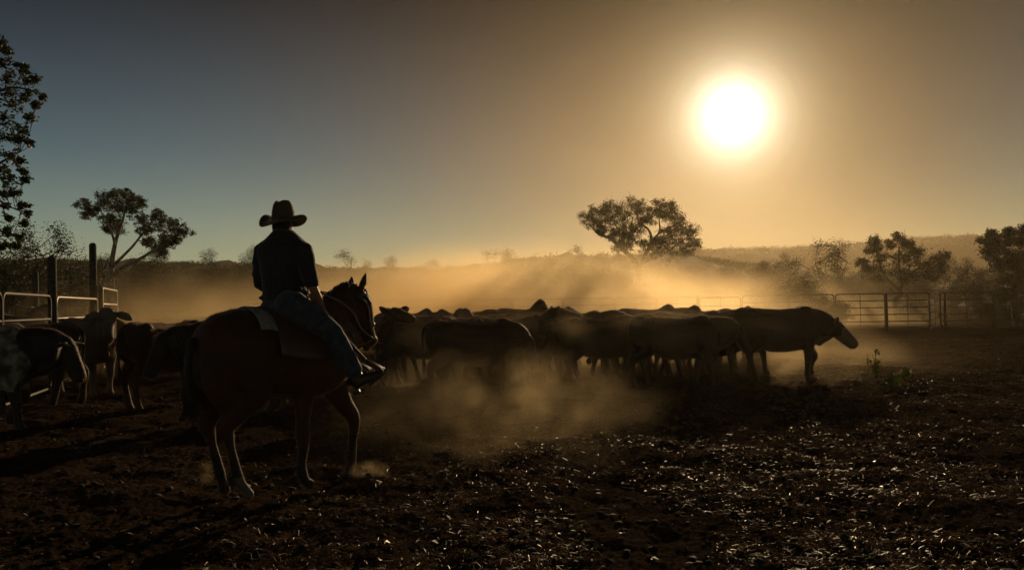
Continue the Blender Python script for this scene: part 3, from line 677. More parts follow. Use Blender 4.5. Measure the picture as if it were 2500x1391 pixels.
# ------------------------------------------------------------------ rider
M['skin'] = mat('skin', (.30, .15, .09), rough=.5, spec=.4, var=.15); M['shirt'] = mat('dark_shirt', (.015, .016, .024), rough=.85, scale=14, var=.3, bump=.6, bscale=9, sheen=.3)
M['denim'] = mat('denim', (.028, .042, .07), rough=.8, scale=18, var=.4, bump=.5, bscale=14, sheen=.3); M['hat'] = mat('felt_hat', (.07, .048, .032), rough=.8, scale=10, var=.2, sheen=.3)
M['boot'] = mat('boot_leather', (.03, .02, .014), rough=.4, spec=.5)
def make_rider():
    TF = R(66)                                    # way the torso faces
    t = Vector((math.cos(TF), math.sin(TF), 0)); l = Vector((-math.sin(TF), math.cos(TF), 0))
    Yc = 6.6
    P = at
    pel = P(696, 738, Yc - .02); wst = P(694, 700, Yc); chest = P(694, 640, Yc + .0); sho = P(693, 592, Yc + .02); nk = P(692, 566, Yc + .05); hd = P(692, 553, Yc + .10)
    root = MB(); b = MB()
    def torso(bb, e, low=0):
        for c0, c1 in ((0, 1),):
            st = [(pel - V(0, 0, .06 - low), .16, .12), (pel + V(0, 0, low * .6), .185, .14), (wst, .185, .135), (P(694, 672, Yc), .20, .14), (chest, .22, .145), (P(692, 615, Yc), .242, .14), (P(692, 596, Yc), .218, .12), (P(692, 577, Yc + .02), .135, .09), (P(692, 563, Yc + .03), .075, .07)]
            rr = []
            for c, w, d in st:
                rr.append([c + l * ((w + e) * math.cos(2 * math.pi * k / 22)) + t * ((d + e) * math.sin(2 * math.pi * k / 22)) for k in range(22)])
            bb.rings(rr)
    # arms: (shoulder, elbow, wrist)
    shR = P(740, 613, Yc - .10); elR = P(759, 690, Yc - .16); wrR = P(790, 757, Yc - .02)
    shL = P(643, 614, Yc + .12); elL = P(638, 692, Yc + .10); wrL = P(735, 722, Yc + .42)
    # legs
    hipR = P(712, 742, Yc - .16); knR = P(812, 812, Yc - .12); anR = P(868, 915, Yc - .06)
    hipL = P(690, 742, Yc + .16); knL = P(800, 800, Yc + .62); anL = P(838, 905, Yc + .66)
    def arm(bb, s, e, w, k=0, upto=None):
        pts = [s, s * .5 + e * .5, e, e * .5 + w * .5, w]; rad = [.068 + k, .06 + k, .05 + k, .045 + k, .030 + k]
        if upto: pts = pts[:upto]; rad = rad[:upto]
        bb.tube(pts, rad, 12, smooth=1)
    def leg(bb, h, kn, a, k=0, cut=1.0):
        a2 = kn.lerp(a, cut)
        bb.tube([h, h.lerp(kn, .5), kn, kn.lerp(a2, .45), a2], [.105 + k, .09 + k, .068 + k, .062 + k, .045 + k], 14, smooth=1)
    torso(b, -.012)
    b.tube([P(693, 590, Yc), nk, P(692, 556, Yc + .08)], [.062, .056, .056], 12)
    b.ell(hd, (.078, .098, .115), 14); b.ell(hd + t * .05 + V(0, 0, -.055), (.055, .06, .06), 12)
    b.tube([hd + t * .09 + V(0, 0, .01), hd + t * .115 + V(0, 0, -.025)], [.012, .018], 8)    # nose
    for s in (-1, 1):
        b.ell(hd + l * (.078 * s) + V(0, 0, -.02), (.014, .022, .034), 8)
        b.ell(hd + t * .088 + l * (.03 * s) + V(0, 0, .012), (.012, .012, .010), 6)
    b.tube([hd + t * .1 + l * .025 + V(0, 0, -.06), hd + t * .106 + V(0, 0, -.06), hd + t * .1 - l * .025 + V(0, 0, -.06)], [.007, .009, .007], 6)
    for s, e, w in ((shR, elR, wrR), (shL, elL, wrL)): arm(b, s, e, w, -.010)
    for h, kn, a in ((hipR, knR, anR), (hipL, knL, anL)): leg(b, h, kn, a, -.012)
    # hands: palm, four bent fingers and a thumb
    def hand(w, d, up, side):
        d = d.normalized(); up = (up - d * up.dot(d)).normalized(); sd = d.cross(up) * side
        b.tube([w, w + d * .04, w + d * .085], [(.022, .034), (.018, .042), (.014, .040)], 10, side=tuple(sd))
        for i in range(4):
            r0 = w + d * .085 + sd * ((i - 1.5) * .021); ln = (.036, .042, .040, .031)[i]
            b.tube([r0 - d * .02, r0 + d * ln * .7 - up * .006, r0 + d * ln * 1.0 - up * ln * .8, r0 + d * ln * .6 - up * ln * 1.4], [.0105, .010, .0095, .008], 7)
        r0 = w + d * .03 + sd * (-.038)
        b.tube([r0, r0 + d * .03 - sd * .018 - up * .012, r0 + d * .055 - sd * .006 - up * .028], [.0125, .011, .009], 7)
    hand(wrR, (P(806, 783, Yc + .03) - wrR), V(0, -.5, 1), 1); hand(wrL, (P(778, 716, Yc + .55) - wrL), V(0, 0, 1), -1)
    person = b.remesh('person', M['skin'], .008, 3)
    sh = MB(); torso(sh, .012, -.03)
    sh.tube([shR + (sho - shR) * .5, shR, shR.lerp(elR, .5), elR.lerp(shR, .12), elR.lerp(wrR, .02)], [.075, .084, .072, .066, .064], 14, smooth=1)
    sh.tube([shL + (sho - shL) * .5, shL, shL.lerp(elL, .5), elL, elL.lerp(wrL, .25)], [.08, .084, .076, .066, .058], 14, smooth=1)
    for k in range(3): q = elR.lerp(wrR, -.02 + .05 * k); sh.ell(q, (.062 - .002 * k, .062, .020), 12)
    sh.tube([P(692, 580, Yc + .02), P(691, 557, Yc + .06)], [(.085, .085), (.068, .070)], 14)
    gg = random.Random(9)
    for i in range(22):   # folds of cloth bunched above the belt and on the sleeve
        a = gg.uniform(0, 6.28); c = wst + V(0, 0, gg.uniform(-.10, .03)); r = .195
        sh.ell(c + l * (r * math.cos(a)) + t * (.135 * math.sin(a)), (.035, .035, .016), 8)
    for i in range(12):
        q = shL.lerp(elL, gg.uniform(.2, 1)); sh.ell(q + V(gg.uniform(-.03, .03), 0, 0), (.066, .066, .022), 8)
    sh.remesh('shirt', M['shirt'], .009, 3, person)
    jn = MB(); 
    for h, kn, a in ((hipR, knR, anR), (hipL, knL, anL)): leg(jn, h, kn, a, .016, .93)
    jn.ell(pel - V(0, 0, .05), (.205, .18, .12), 16); jn.ell(hipR + V(-.02, 0, .0), (.12, .12, .11), 12)
    jn.tube([knR.lerp(anR, .2), knR.lerp(anR, .93)], [.088, .078], 12)
    jn.tube([knL.lerp(anL, .2), knL.lerp(anL, .93)], [.088, .076], 12)
    jn.remesh('jeans', M['denim'], .009, 3, person)
    for an, kn, dy in ((anR, knR, 0), (anL, knL, .72)):
        bo = MB(); sh_ = 0 if dy == 0 else -32; Yb = Yc - .06 + dy
        heel = P(868 + sh_, 942, Yb); toe = P(928 + sh_, 911, Yb + .04); ball = heel.lerp(toe, .65)
        bo.tube([kn.lerp(an, .72), an, heel.lerp(an, .35)], [.06, .056, .054], 12)
        bo.tube([heel + V(-.0, 0, .012), heel.lerp(toe, .4) + V(0, 0, .02), ball, toe], [(.05, .04), (.056, .044), (.044, .052), (.026, .032)], 12, smooth=1)
        bo.box(P(872 + sh_, 956, Yb), (.024, .028, .02), Matrix.Rotation(-.5, 3, 'Y'))
        bo.remesh('boot', M['boot'], .007, 3, person)
    # hat
    hh_ = MB(); hh_.ell(hd + V(0, 0, .0) - t * .012, (.085, .10, .108), 14); hh_.build('hair', M['dark_hair'], person)
    ht = MB(); hc = hd + V(0, 0, .055); n = 40; rows = []
    def hp(r, z, a): return hc + l * (r * math.cos(a) * 1.0) + t * (r * math.sin(a) * 1.12) + V(0, 0, z)
    prof = [(.004, .138), (.025, .140), (.045, .146), (.055, .145), (.067, .132), (.080, .108), (.089, .06), (.094, .0), (.106, -.010), (.135, -.016), (.160, -.016), (.182, -.010), (.187, -.013), (.182, -.018), (.135, -.025), (.092, -.016), (.082, .05), (.06, .12), (.004, .126)]
    prof = [(r, z * 1.12 if z > 0 else z) for r, z in prof]
    for r, z in prof:
        ring = []
        for k in range(n):
            a = 2 * math.pi * k / n; zz = z; side = abs(math.cos(a)); rr_ = r
            if r > .107: zz += (r - .105) / .080 * (.058 * side ** 3 - (.060 if math.sin(a) < 0 else .012) * (1 - side ** 2)) + (.014 * math.sin(a * 3 + 1) * (r - .1) / .09)
            if z > .12: zz -= .032 * (1 if r < .05 else .5) * max(0, 1 - abs(math.cos(a)) * 1.6 * min(1, r / .06)) ; rr_ = r * (1 - .12 * max(0, math.sin(a)) * (z > .1))
            ring.append(hp(rr_, zz, a))
        rows.append(ring)
    ht.rings(rows); hat = ht.build('hat', M['hat'], person)
    hb_ = MB(); hb_.rings([[hp(r, z, 2 * math.pi * k / n) for k in range(n)] for r, z in ((.096, .002), (.0965, .004), (.0945, .026), (.092, .026))]); hb_.build('hat_band', M['boot'], hat)
    fe = MB()
    for i in range(26):
        p = hp(.104, .015, math.pi * .95); fe.tube([p, p + V(-.02 - .02 * gg.random(), gg.uniform(-.02, .02), .03), p + V(-.03 - .04 * gg.random(), gg.uniform(-.04, .04), .03 + .05 * gg.random())], [.003, .002, .001], 3)
    fe.build('feather_tuft', M['dark_hair'], hat)
    bl = MB(); rr = [[wst + V(0, 0, -.085 + dz) + l * ((.182 + dr) * math.cos(2 * math.pi * k / 24)) + t * ((.14 + dr) * math.sin(2 * math.pi * k / 24)) for k in range(24)] for dz, dr in ((-.02, -.01), (-.02, .006), (.02, .006), (.02, -.01))]
    bl.rings(rr, False); bl.build('belt', M['boot'], person)
    return person, (knR, anR, Yc)
person, (knR, anR, Yc) = make_rider()
tag(person, 'mounted stockman seen from behind in wide-brimmed hat, dark shirt and jeans, holding the reins', 'person')
# stirrups hang from the saddle (local frame of the saddle)
inv = Matrix.Translation(HF.o) @ Matrix.Rotation(HF.h, 4, 'Z'); inv = inv.inverted()
for dy, sh_ in ((0, 0), (.72, -32)):
    sm = MB(); Yb = Yc - .06 + dy
    a = at(820 + sh_, 800, Yb + .02); c = at(893 + sh_, 880, Yb + .02); top = at(934 + sh_, 903, Yb + .05); bot = at(905 + sh_, 936, Yb + .02)
    sm.tube([a, a.lerp(c, .5), c], [(.005, .016)] * 3, 6)
    loop = [c, top + V(0, -.03, 0), top.lerp(bot, .3) + V(.01, -.04, -.01), bot + V(0, -.05, 0)]
    sm.tube(loop, [(.010, .014)] * 4, 8, smooth=1); sm.tube([p + V(0, .1, 0) if i else p for i, p in enumerate(loop)], [(.010, .014)] * 4, 8, smooth=1)
    sm.tube([bot + V(0, -.06, 0), bot + V(0, .06, 0)], [(.008, .022)] * 2, 6)
    sm.build('stirrup', M['leather'], saddle, xf=inv)

# ------------------------------------------------------------------ cattle
def make_cow(name, H=1.0, hump=0.0, head=(1.22, 1.05), pitch=-35, yaw=0, turn=0, legs=((0, 0), (0, 0), (0, 0), (0, 0)), coat='brown', coat2=None, paintfn=None, horns=0, dewlap=.6, ear=-.25, bulk=1.0, voxel=.016, udder=False, tailside=0, hs=1.1):
    """x forward. head = (x, z) of the poll; pitch/yaw of the face in degrees; turn bends the neck sideways;
    legs: right fore, left fore, right hind, left hind as (forward swing, lift)"""
    b = MB(); w = bulk
    body_rings(b, [(-.88, 1.18, 1.00, .08), (-.84, 1.27, .90, .16), (-.74, 1.325, .80, .22 * w), (-.58, 1.335 , .72, .255 * w), (-.35, 1.31, .575, .29 * w), (-.1, 1.285, .525, .32 * w), (.12, 1.285, .52, .32 * w),
                   (.32, 1.30, .545, .295 * w), (.48, 1.33, .565, .255 * w), (.62, 1.29, .62, .21 * w), (.72, 1.2, .74, .15 * w), (.80, 1.08, .82, .10 * w)])
    for s in (-1, 1):
        b.ell((-.56, .17 * s, 1.268), (.10, .065, .065)); b.ell((.46, .09 * s, 1.27), (.14, .05, .09)); b.ell((-.30, .20 * s, 1.19), (.16, .05, .05)); b.ell((-.82, .07 * s, 1.2), (.07, .05, .06)); b.ell((-.60, .13 * s, .98), (.24, .13 * w, .26)); b.ell((.50, .13 * s, .98), (.18, .10, .28))
    b.tube([V(-.86, 0, 1.25), V(-.7, 0, 1.318), V(-.4, 0, 1.30), V(0, 0, 1.272), V(.3, 0, 1.29), V(.5, 0, 1.31)], [.03, .032, .032, .032, .034, .03], 8, smooth=1)
    if hump:
        hh = .155 * hump
        body_rings(b, [(.12, 1.29, 1.1, .05), (.24, 1.30 + hh * .25, 1.1, .10), (.36, 1.32 + hh * .75, 1.1, .125), (.46, 1.335 + hh, 1.1, .12), (.55, 1.32 + hh * .86, 1.1, .105), (.62, 1.29 + hh * .35, 1.1, .08), (.68, 1.2, 1.05, .05)], 16)
    for i, (sw, lift) in enumerate(legs):
        s = -1 if i % 2 == 0 else 1; y = .16 * s
        if i < 2:
            sh = V(.50, .14 * s, .92); el = V(.48 + sw * .15, y, .70); kn = V(.50 + sw * .62 + lift * .35, y, .40 + lift * .12); ft = V(.49 + sw * 1.0 + lift * -.15, y, .115 + lift * .30)
            hf = ft + V(.035 - lift * .10, 0, -.085)
            b.tube([sh, el, el.lerp(kn, .5), kn, kn.lerp(ft, .5), ft, hf], [(.18, .10), (.135, .095), (.088, .07), (.068, .06), (.046, .041), (.053, .048), (.062, .056)], 12, side=(0, 1, 0), smooth=2)
        else:
            hp_ = V(-.62, .13 * s, 1.02); st = V(-.50 + sw * .2, .16 * s, .80); hk = V(-.74 + sw * .75, y, .50 + lift * .1); ft = V(-.67 + sw * 1.0 - lift * .25, y, .115 + lift * .22); hf = ft + V(.035 - lift * .08, 0, -.085)
            b.tube([hp_, st, st.lerp(hk, .55), hk + V(0, 0, .03), hk.lerp(ft, .45), ft, hf], [(.25, .13), (.18, .12), (.11, .082), (.076, .056), (.048, .042), (.055, .05), (.064, .056)], 12, side=(0, 1, 0), smooth=2)
        for q in (-1, 1): b.ell(hf + V(.02, .02 * q, .0), (.045, .024, .04), 8)
    ty = math.sin(R(turn)); hx, hzz = head
    n0 = V(.56, 0, 1.02); hp0 = V(.62 + (hx - .62) * math.cos(R(turn)), (hx - .5) * ty, hzz)
    b.tube([n0, n0.lerp(hp0, .45) + V(.02, 0, .0), n0.lerp(hp0, .8), hp0], [(.31, .16), (.275, .145), (.225, .13), (.165, .115)], 14, side=(-ty, 1, 0), smooth=2)
    if dewlap:
        b.tube([V(.66, 0, .70), n0.lerp(hp0, .4) + V(-.02, 0, -.22 - .04 * dewlap), n0.lerp(hp0, .82) + V(0, 0, -.16)], [(.10 * dewlap + .03, .035), (.13 * dewlap, .026), (.05, .024)], 10, side=(0, 1, 0), smooth=1)
    b.tube([V(.52, 0, .84), V(.60, 0, .84).lerp(hp0, .45) + V(0, 0, -.10), hp0 + V(.04, 0, -.10)], [(.20, .10), (.17, .085), (.10, .075)], 12, side=(-ty, 1, 0), smooth=1)
    ya = R(turn + yaw); pa = R(pitch)
    fd = V(math.cos(ya) * math.cos(pa), math.sin(ya) * math.cos(pa), math.sin(pa)); sd = V(-math.sin(ya), math.cos(ya), 0); ud = fd.cross(sd)
    hd0 = hp0 + fd * .02
    b.tube([hd0 - fd * .05, hd0 + fd * .08 * hs, hd0 + fd * .22 * hs, hd0 + fd * .36 * hs, hd0 + fd * .44 * hs], [(.115 * hs, .10 * hs), (.130 * hs, .112 * hs), (.108 * hs, .088 * hs), (.094 * hs, .080 * hs), (.080 * hs, .084 * hs)], 14, side=tuple(sd), smooth=2)
    b.ell(hd0 + fd * .13 - ud * .05, (.10, .075, .08), rot=Matrix.Rotation(0, 3, 'Z'))
    if udder: b.ell((-.45, 0, .62), (.14, .10, .10))
    # sheath / belly fold
    b.ell((-.05, 0, .57), (.22, .06, .05))
    for s in (-1, 1):
        e0 = hd0 + sd * (.10 * s) + fd * .0 + ud * .02; drop = V(0, 0, ear)
        e1 = e0 + sd * (.09 * s) + drop * .25 - fd * .02; e2 = e0 + sd * (.19 * s) + drop * .62 - fd * .03; e3 = e0 + sd * (.25 * s) + drop - fd * .03
        b.tube([e0, e1, e2, e3], [(.034, .026), (.030, .072), (.026, .068), (.016, .02)], 10, side=tuple((V(0, 0, 1) - fd * .3 + ud * .25).normalized()), smooth=1)
        b.ell(hd0 + fd * .12 + sd * (.09 * s) + ud * .035, (.03, .02, .025), 8)
    cm = [M[coat]] + ([M[coat2]] if coat2 else [])
    o = b.remesh(name, cm, voxel, 4)
    if paintfn: paint(o, lambda c: paintfn(c))
    fuzz(o, 26000, .020, .0016, 7)
    # tail
    g = random.Random(int(H * 1000) + len(coat) + int(hx * 100)); tb = MB(); ys_ = tailside
    pts = [V(-.86, 0, 1.24), V(-.92, ys_ * .3, 1.16), V(-.925, ys_ * .7, .9), V(-.91, ys_, .66)]
    tb.tube(pts, [.028, .024, .018, .013], 8, smooth=1)
    for i in range(40):
        tb.tube([pts[-1] + V(g.uniform(-.01, .01), g.uniform(-.01, .01), .05), pts[-1] + V(g.uniform(-.03, .03), g.uniform(-.03, .03), -.08), pts[-1] + V(g.uniform(-.04, .04), g.uniform(-.04, .04), g.uniform(-.28, -.15))], [.009, .008, .002], 4)
    tb.build('tail', cm[0], o)
    for s in (-1, 1):
        e = MB(); e.ell(hd0 + fd * .13 + sd * (.103 * s) + ud * .038, (.016, .012, .014), 8); e.build('eye', M['eye'], o)
        if horns:
            hm = MB(); h0 = hd0 + sd * (.07 * s) + ud * .06
            hm.tube([h0, h0 + sd * (.07 * s) * horns, h0 + (sd * (.14 * s) + ud * .03 + fd * .02) * horns, h0 + (sd * (.19 * s) + ud * .07 + fd * .05) * horns], [.026, .023, .018, .009], 10, smooth=1); hm.build('horn', M['horn'], o)
    return o
def place(o, px, Y, heading, scale=1.0, label=None, group=None):
    p = ground_at(px, Y); o.location = (p.x, p.y, -.01); o.rotation_euler = (0, 0, R(heading)); o.scale = (scale,) * 3
    tag(o, label, 'cow', group); return o
WALK = ((.16, 0), (-.14, .0), (-.16, .0), (.14, 0)); WALK2 = ((-.12, 0), (.05, .9), (.18, 0), (-.16, .15)); STAND = ((.03, 0), (-.04, 0), (-.05, 0), (.06, 0))

# leading cow at the right
lead = make_cow('cow', hump=.1, head=(.99, 1.0), pitch=-43, yaw=-6, hs=1.2, legs=((-.06, 0), (.20, .30), (.14, 0), (-.16, .12)), coat='dark', coat2='dusky', bulk=1.04, dewlap=1.15, ear=.12, udder=True,
   paintfn=lambda c: 1 if (c.x > 1.12 and c.z < .95) or (c.x > .68 and c.z < .80 and c.z > .50) else 0)
place(lead, 1905, 15.2, 4, 1.04, 'leading cow at the right of the herd, dark with pale face and brisket, head lowered')
# front row
c2 = make_cow('cow', hump=.2, head=(1.10, 1.10), pitch=-60, turn=10, legs=WALK, coat='black', bulk=1.05, ear=-.05)
place(c2, 1655, 14.2, -3, .95, 'black cow nearest the camera in the front row, right behind the leading cow')
c3 = make_cow('cow', hump=.3, head=(1.02, 1.22), pitch=-35, turn=-40, legs=WALK2, coat='dark', bulk=1.08)
place(c3, 1475, 14.7, 2, .95, 'dark cow with dust over its flank in the middle of the front row')
c4 = make_cow('cow', hump=.15, head=(1.0, .98), pitch=-58, yaw=-10, turn=-50, legs=STAND, coat='brown', bulk=1.1, ear=.0, voxel=.015)
place(c4, 1165, 13.2, -2, .96, 'brown cow side on at the left of the front row just past the horse head')
c5 = make_cow('cow', hump=.2, head=(1.08, 1.12), pitch=-50, legs=((.1, .0), (-.12, 0), (-.1, .0), (.16, 0)), coat='dark', ear=.0)
place(c5, 1795, 16.6, 8, .98, 'dark cow half hidden behind the leading cow with its ear pricked')
# humped bull and other members, protos then copies
bull = make_cow('cow', hump=1.45, head=(1.05, 1.18), pitch=-40, turn=15, legs=STAND, coat='brown', bulk=1.08)
place(bull, 1270, 18.2, 8, 1.06, 'tall humped bull standing out above the middle of the herd')
hA = make_cow('cow', hump=.9, head=(1.1, 1.0), pitch=-55, legs=WALK, coat='tan')
hB = make_cow('cow', hump=.4, head=(.95, 1.38), pitch=-12, turn=120, legs=STAND, coat='brown', ear=.12)
hC = make_cow('cow', hump=.7, head=(1.12, 1.15), pitch=-40, turn=-20, legs=WALK2, coat='grey', horns=.8)
place(hA, 1180, 17.0, 185, 1.0, 'tan humped cow with only its hump showing left of the tall humped bull')
place(hB, 1010, 15.6, 200, 1.0, 'brown cow with both ears raised just right of the horse muzzle')
place(hC, 1000, 21.5, 10, 1.02, 'pale horned cow deep in the dust behind the cow with raised ears')
for src, px, Y, hd_, s, lab in [(hA, 1085, 16.6, 15, 1.0, 'tan cow with a knobbly head between the raised ears and the single hump'), (hC, 1285, 24, 2, 1.06, 'pale cow fading into the dust just left of the tall humped bull'),
    (hA, 1440, 17.6, 190, 1.0, 'tan cow with pointed hump in the centre right of the herd'), (c3, 1400, 16.4, 5, 1.0, 'dark cow whose back shows between the humped bull and the pointed hump'), (hB, 1330, 15.6, 250, .97, 'brown cow facing the camera with rimlit ears below the humped bull'),
    (hC, 1590, 20.5, 6, 1.03, 'pale cow with flat back in the far row right of centre'), (hA, 1650, 18.2, 2, .99, 'tan cow with rounded hump behind the black front cow'), (c5, 1730, 18.4, 12, 1.0, 'dark cow behind the black front cow close to the leading cow'),
    (c5, 1560, 17.0, -4, .97, 'dark cow in the second row right of centre'), (hA, 1790, 21.5, 5, .95, 'tan cow far back behind the ear of the half hidden cow'), (c2, 1290, 16.9, 0, .98, 'black cow in the second row under the humped bull'),
    (hB, 930, 18.5, 15, .98, 'brown cow mostly hidden behind the horse head'), (hC, 1120, 23, 185, 1.0, 'pale cow faint in the dust behind the single hump'), (c3, 1690, 16.1, 0, .98, 'dark cow whose legs show under the black front cow'), (c5, 1320, 15.6, 3, .93, 'dark cow filling the gap between the two leftmost cows of the front row'), (c2, 1035, 15.4, 4, .96, 'black cow right behind the broad brown cow, below the raised ears'), (c3, 1240, 15.2, -3, .95, 'dark cow close behind the broad brown front cow'), (c2, 1580, 15.9, 2, .96, 'black cow between the dusty dark cow and the black front cow'), (hA, 1350, 19.5, 5, .95, 'tan cow far back between the humped bull and the pointed hump')]:
    o = copy_tree(src); place(o, px, Y, hd_, s, lab)
# left group
w1 = make_cow('cow', hump=.35, head=(1.04, 1.10), pitch=-66, turn=8, legs=((.12, 0), (-.1, .25), (-.1, 0), (.1, 0)), coat='roan', coat2='black', horns=1.25, bulk=1.1, dewlap=.5, ear=-.2, voxel=.012,
   paintfn=lambda c: 1 if c.x > .66 + .08 * math.sin(c.z * 9) or c.z < .52 else 0)
place(w1, -62, 10.2, 6, 1.0, 'pale speckled cow with black horned head, nearest on the left')
w2 = make_cow('cow', hump=.5, head=(.96, 1.40), pitch=-55, turn=-12, yaw=-14, legs=STAND, coat='grey', horns=.35, bulk=1.06, dewlap=1.0, ear=-.13, voxel=.012)
place(w2, 215, 14.6, -38, 1.05, 'pale grey cow with drooping ears and raised head looking this way beside the yard ladder')
w3 = make_cow('cow', hump=.1, head=(1.15, .9), pitch=-60, legs=STAND, coat='brown', bulk=1.14)
place(w3, 412, 12.6, 66, 1.0, 'reddish brown cow seen from its rounded rump between the grey cow and the horse')
w4 = make_cow('cow', hump=.2, head=(1.0, 1.12), pitch=-62, turn=0, legs=WALK, coat='dark', bulk=1.05, ear=-.05, voxel=.014)
place(w4, 572, 11.4, 232, 1.0, 'dark cow with its head this way, half hidden behind the horse rump')
for src, px, Y, hd_, s, lab in [(c2, 62, 13.0, 183, 1.0, 'black cow whose back shows just over the horned head at left'), (hA, 330, 18.0, 175, .92, 'tan cow behind the reddish rump at left, belly against the light'),
    (hC, 450, 24, 190, .98, 'pale cow whose back shows left of the horse rump'), (hC, 70, 17.5, 170, .96, 'pale cow behind the yard rails at the far left'), (hA, 560, 23, 8, .97, 'tan cow hidden in dust behind the saddle'), (hB, 640, 21, 10, .97, 'brown cow hidden behind the rider')]:
    o = copy_tree(src); place(o, px, Y, hd_, s, lab)
h2 = copy_tree(horse); p = ground_at(40, 19.5); h2.location = (p.x, p.y, 0); h2.rotation_euler = (0, 0, R(20)); tag(h2, 'second bay horse behind the rails at the far left, only head and neck showing', 'horse')
# ------------------------------------------------------------------ yard fences
M['steel'] = mat('galvanised_pipe', (.20, .17, .14), rough=.46, metal=.75, spec=.5, scale=6, var=.3); M['post'] = mat('dark_timber_post', (.055, .04, .03), rough=.85, scale=14, var=.5, bump=.6, bscale=25)
M['unlit_pipe'] = mat('pipe_in_shade', (.06, .045, .035), rough=.6, metal=.4, scale=8, var=.4)  # the steel pipe again, with the shade of unlit rails in its colour
def panel(x0, x1, H=1.78, rails=6, mt='steel', rr=.14, pr=.03, foot=.12, rail_r=.024, label='', cat='fence panel', group=None, up=True):
    "portable yard panel from x0 to x1 (ground points), round cornered pipe frame > rails"
    a = Vector(x0); c = Vector(x1); L = (c - a).length; root = empty('yard_panel', a, math.atan2(c.y - a.y, c.x - a.x))
    f = MB(); zt, zb = H, foot; loop = []
    for cx, cz, s in ((L - rr, zt - rr, 0), (rr, zt - rr, 1), (rr, zb + rr, 2), (L - rr, zb + rr, 3)):
        for k in range(5):
            an = (s + k / 4) * math.pi / 2; loop.append(V(cx + rr * math.cos(an), 0, cz + rr * math.sin(an)))
    n = 8; rings = []
    m_ = len(loop)
    for i in range(m_):
        t = (loop[(i + 1) % m_] - loop[i - 1]).normalized(); nn = V(-t.z, 0, t.x)
        rings.append([loop[i] + nn * (pr * math.cos(2 * math.pi * k / n)) + V(0, pr * math.sin(2 * math.pi * k / n), 0) for k in range(n)])
    rings.append(rings[0]); f.rings(rings, False)
    for x in (pr * 2, L - pr * 2): f.tube([V(x, 0, -.05), V(x, 0, zb + rr)], [.02, .02], 8)
    f.build('frame', M[mt], root)
    for i in range(1, rails - 1):
        z = zb + (zt - zb) * i / (rails - 1); r = MB(); r.tube([V(pr * .6, 0, z), V(L - pr * .6, 0, z)], [(rail_r, rail_r)] * 2, 8); r.build('rail', M[mt], root)
    u = MB() if up else None
    if up: u.tube([V(L / 2, .004, zb), V(L / 2, .004, zt)], [.012, .02], 6); u.build('upright', M[mt], root)
    tag(root, label, cat, group); return root
# long fence at the back, panel by panel
edges = [96, 224, 352, 486, 612, 740, 868, 996, 1122, 1250, 1376, 1502, 1604, 1704, 1812, 1927, 2040, 2164, 2272]
for i in range(len(edges) - 1):
    a, b_ = edges[i] + 2, edges[i + 1] - 2
    if edges[i] == 1704: panel(ground_at(a + 4, 37.8), ground_at(b_, 38), H=1.72, rails=5, mt='unlit_pipe', label='narrower steel yard gate standing in the back fence right of centre', cat='gate'); continue
    if a < 340: lab, gr = 'steel yard panel of the back fence seen behind the left yard rails', 'back fence panels behind the left yard'
    elif a < 620: lab, gr = 'steel yard panel of the back fence between the left yard and the rider', 'back fence panels left of the rider'
    elif a < 1600: lab, gr = 'steel yard panel of the back fence faint in the dust behind the herd', 'back fence panels in the dust'
    else: lab, gr = 'dark steel yard panel of the back fence right of the narrow gate', 'back fence panels right of the narrow gate'
    if edges[i] == 1604: lab, gr = 'steel yard panel just left of the narrow gate in the back fence', None
    panel(ground_at(a, 38), ground_at(b_, 38), label=lab, group=gr, mt='unlit_pipe')
panel(ground_at(2272, 38), ground_at(2296, 40.5), H=1.92, rails=6, rr=.05, label='narrow panel turned end-on at right with its rails catching the light')
panel(ground_at(2298, 37.5), ground_at(2426, 37.0), mt='unlit_pipe', label='last dark yard panel of the back fence at the right edge')
panel(ground_at(2430, 37.0), ground_at(2556, 36.6), mt='unlit_pipe', label='yard panel of the back fence running out of the picture at right')
for px, lab in ((2166, 'dark fence post between the two right-hand panels'), (2309, 'dark fence post right of the light-catching rails'), (1706, 'dark gate post left of the narrow gate')):
    p = ground_at(px, 37.9); b = MB(); b.tube([V(0, 0, -.1), V(0, 0, 1.8)], [.06, .055], 10); o = b.build('fence_post', M['post']); o.location = p; tag(o, lab, 'post')
# yard at left: a race of panels running away from the camera
def yp(px, Y): p = ground_at(px, Y); return p
panel(yp(-150, 9.9), yp(2, 11.8), label='yard panel leaving the picture at the left edge', H=1.8, mt='unlit_pipe', pr=.03, rails=5, up=False)
panel(yp(4, 11.9), yp(122, 14.6), label='dark yard panel ending at the shorter tall post at left', H=1.8, mt='unlit_pipe', pr=.03, rails=5, up=False)
panel(yp(136, 15.6), yp(236, 19.0), label='yard panel between the two tall posts with rails shining gold', H=1.8, pr=.034, rail_r=.032, rails=5, up=False)
panel(yp(250, 19.6), yp(285, 22.6), H=2.08, rr=.04, pr=.034, up=False, rail_r=.032, label='tall ladder-like yard panel with lit rungs right of the tallest post')
for px, Y, H, r, lab in ((128, 15.0, 2.52, .082, 'dark round timber post of middle height at the left yard'), (228, 19.2, 3.12, .085, 'tallest dark timber post at the left yard'), (87, 20, 2.5, .075, 'shorter dark post standing behind the left rails'), (247, 19.3, 2.1, .05, 'squat dark post beside the tallest post')):
    b = MB(); g = random.Random(int(px)); b.tube([V(0, 0, -.2), V(.01, 0, H * .5), V(-.01, 0, H - .01), V(-.01, 0, H)], [r * 1.05, r, r * .97, r * .9], 14)
    o = b.build('timber_post', M['post']); o.location = yp(px, Y); tag(o, lab, 'post')
